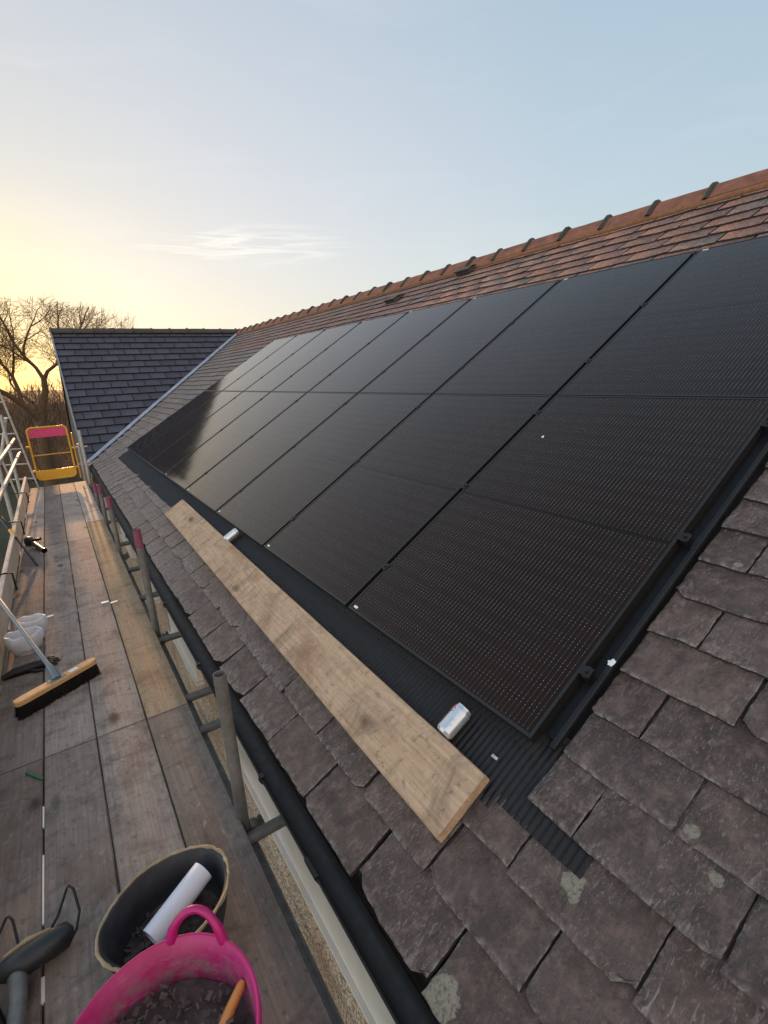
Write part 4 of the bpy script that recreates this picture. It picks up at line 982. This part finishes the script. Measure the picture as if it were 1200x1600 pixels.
def tree_big():
    rg = random.Random(11); mb = MB(); tw = MB(); Y = 23.0
    V3 = Vector
    t = thing('bare_tree', 'large leafless tree with a forked trunk and wide twiggy crown against the yellow sky', 'tree', (-1.5, Y, GZ))
    Tm = Matrix.Translation(t.location).inverted()
    limb(mb, [V3((-1.55, Y, GZ)), V3((-1.5, Y, -1.5)), V3((-1.42, Y, -.2)), V3((-1.30, Y, .15))], [.28, .22, .18, .165])
    limb(mb, [V3((-1.38, Y, -.05)), V3((-1.20, Y + .1, .55)), V3((-1.02, Y + .1, 1.0)), V3((-.98, Y, 1.45))], [.15, .13, .11, .10])
    limb(mb, [V3((-1.40, Y, -.15)), V3((-1.75, Y - .3, .45)), V3((-2.20, Y - .5, .95)), V3((-2.75, Y - .8, 1.35))], [.13, .105, .09, .08])
    limb(mb, [V3((-1.85, Y - .3, .55)), V3((-1.86, Y - .2, 1.1)), V3((-1.95, Y, 1.6)), V3((-2.2, Y + .2, 2.1))], [.085, .075, .06, .05])
    limb(mb, [V3((-.98, Y, 1.45)), V3((-.80, Y - .1, 1.75)), V3((-.45, Y - .3, 2.0)), V3((.1, Y - .4, 2.25))], [.08, .065, .055, .045])
    limb(mb, [V3((-.98, Y, 1.45)), V3((-1.15, Y + .2, 1.9)), V3((-1.45, Y + .3, 2.35)), V3((-1.7, Y + .5, 2.9))], [.08, .065, .055, .045])
    limb(mb, [V3((-2.75, Y - .8, 1.35)), V3((-3.3, Y - 1, 1.9)), V3((-3.6, Y - 1, 2.6))], [.075, .06, .045])
    env = DOME
    for (p, d, r, L) in [((-2.75, Y - .8, 1.35), (-1, -.2, .25), .08, 1.9), ((-3.6, Y - 1, 2.6), (-.3, 0, 1), .06, 1.6), ((-3.2, Y - .9, 1.8), (-.2, .5, 1), .05, 1.5), ((-2.2, Y + .2, 2.1), (-.3, .2, 1), .07, 1.8), ((-1.95, Y, 1.6), (.35, -.4, 1), .05, 1.6),
                         ((.1, Y - .4, 2.25), (.75, -.1, .8), .06, 1.5), ((-.45, Y - .3, 2.0), (.15, .3, 1), .055, 1.7), ((-1.7, Y + .5, 2.9), (-.2, .2, 1), .055, 1.3), ((-1.45, Y + .3, 2.35), (.5, .2, 1), .05, 1.5), ((-.8, Y - .1, 1.75), (.7, .5, .7), .05, 1.4),
                         ((-1.15, Y + .2, 1.9), (-.7, -.5, .8), .045, 1.4), ((-2.4, Y - .6, 1.05), (-.4, -.6, .8), .045, 1.4), ((-1.5, Y + .1, .6), (-.8, .7, .7), .05, 1.5)]:
        grow(mb, tw, V3(p), V3(d), r, 1, L * .80, rg, env, .05)
    a = mb.build('trunk', M_BARK, fixn=False); b = tw.build('crown', M_TWIG, fixn=False)
    for o in (a, b): o.parent = t; o.matrix_parent_inverse = Tm
    return len(tw.f)
nf = tree_big()
def tree_small(x, y, h, lab, seed, sc=1):
    rg = random.Random(seed); mb = MB(); tw = MB()
    t = thing('bare_tree', lab, 'tree', (x, y, GZ)); Tm = Matrix.Translation(t.location).inverted()
    grow(mb, tw, Vector((x, y, GZ)), Vector((0, 0, 1)), .14 * sc, 0, h * .42, rg, DOME, .10)
    a = mb.build('trunk', M_BARK, fixn=False); b = tw.build('crown', M_TWIG, fixn=False)
    for o in (a, b): o.parent = t; o.matrix_parent_inverse = Tm
tree_small(.75, 24.5, 7.4, 'smaller leafless tree showing just above the dark wing ridge', 21)
tree_small(-7.5, 27.0, 6.4, 'leafless tree at the left edge beyond the scaffold rails', 5)
# woodland mass beyond
mb = MB(); rg = random.Random(4)
for k in range(34000):
    d = rg.random(); x = rg.uniform(-34, 22); y = 27 + 16 * d; top = .70 + 1.2 * noise.noise(Vector((x * .22, y * .15, 0))) + .5 * noise.noise(Vector((x * .9, y, 3))) + .5 * d
    z0 = rg.uniform(GZ, top - .2); l = rg.uniform(.3, 1.3); s = rg.uniform(.008, .028)
    dr_ = Vector((rg.gauss(0, .45), rg.gauss(0, .45), 1)).normalized(); p = Vector((x, y, z0)); q = p + dr_ * l
    if q.z > top + .35: q = p + dr_ * l * .4
    n_ = Vector((1, 0, 0)) * s
    mb.add([p - n_, p + n_, q + n_ * .3, q - n_ * .3], [(0, 1, 2, 3)])
struct(mb.build('woodland', M_WOODS, fixn=False), 'stuff')
mb = MB(); NX = 70
vs = []
for i in range(NX + 1):
    x = -60 + 120 * i / NX
    for j, (y, z) in enumerate(((30, GZ), (33, -1.6), (37, -.3), (44, .55), (60, .9), (90, .8))): vs.append((x + noise.noise(Vector((i, j, 0))) * 2, y, z + (noise.noise(Vector((x * .15, y * .1, 0))) * .9 if j else 0)))
mb.add(vs, [(i * 6 + j, (i + 1) * 6 + j, (i + 1) * 6 + j + 1, i * 6 + j + 1) for i in range(NX) for j in range(5)], 0, True)
struct(mb.build('hillside', plain('bracken', (.085, .052, .032), .95, var=.5, scale=.7, bump=.8)))
print('twig faces', nf, 'slates ok')
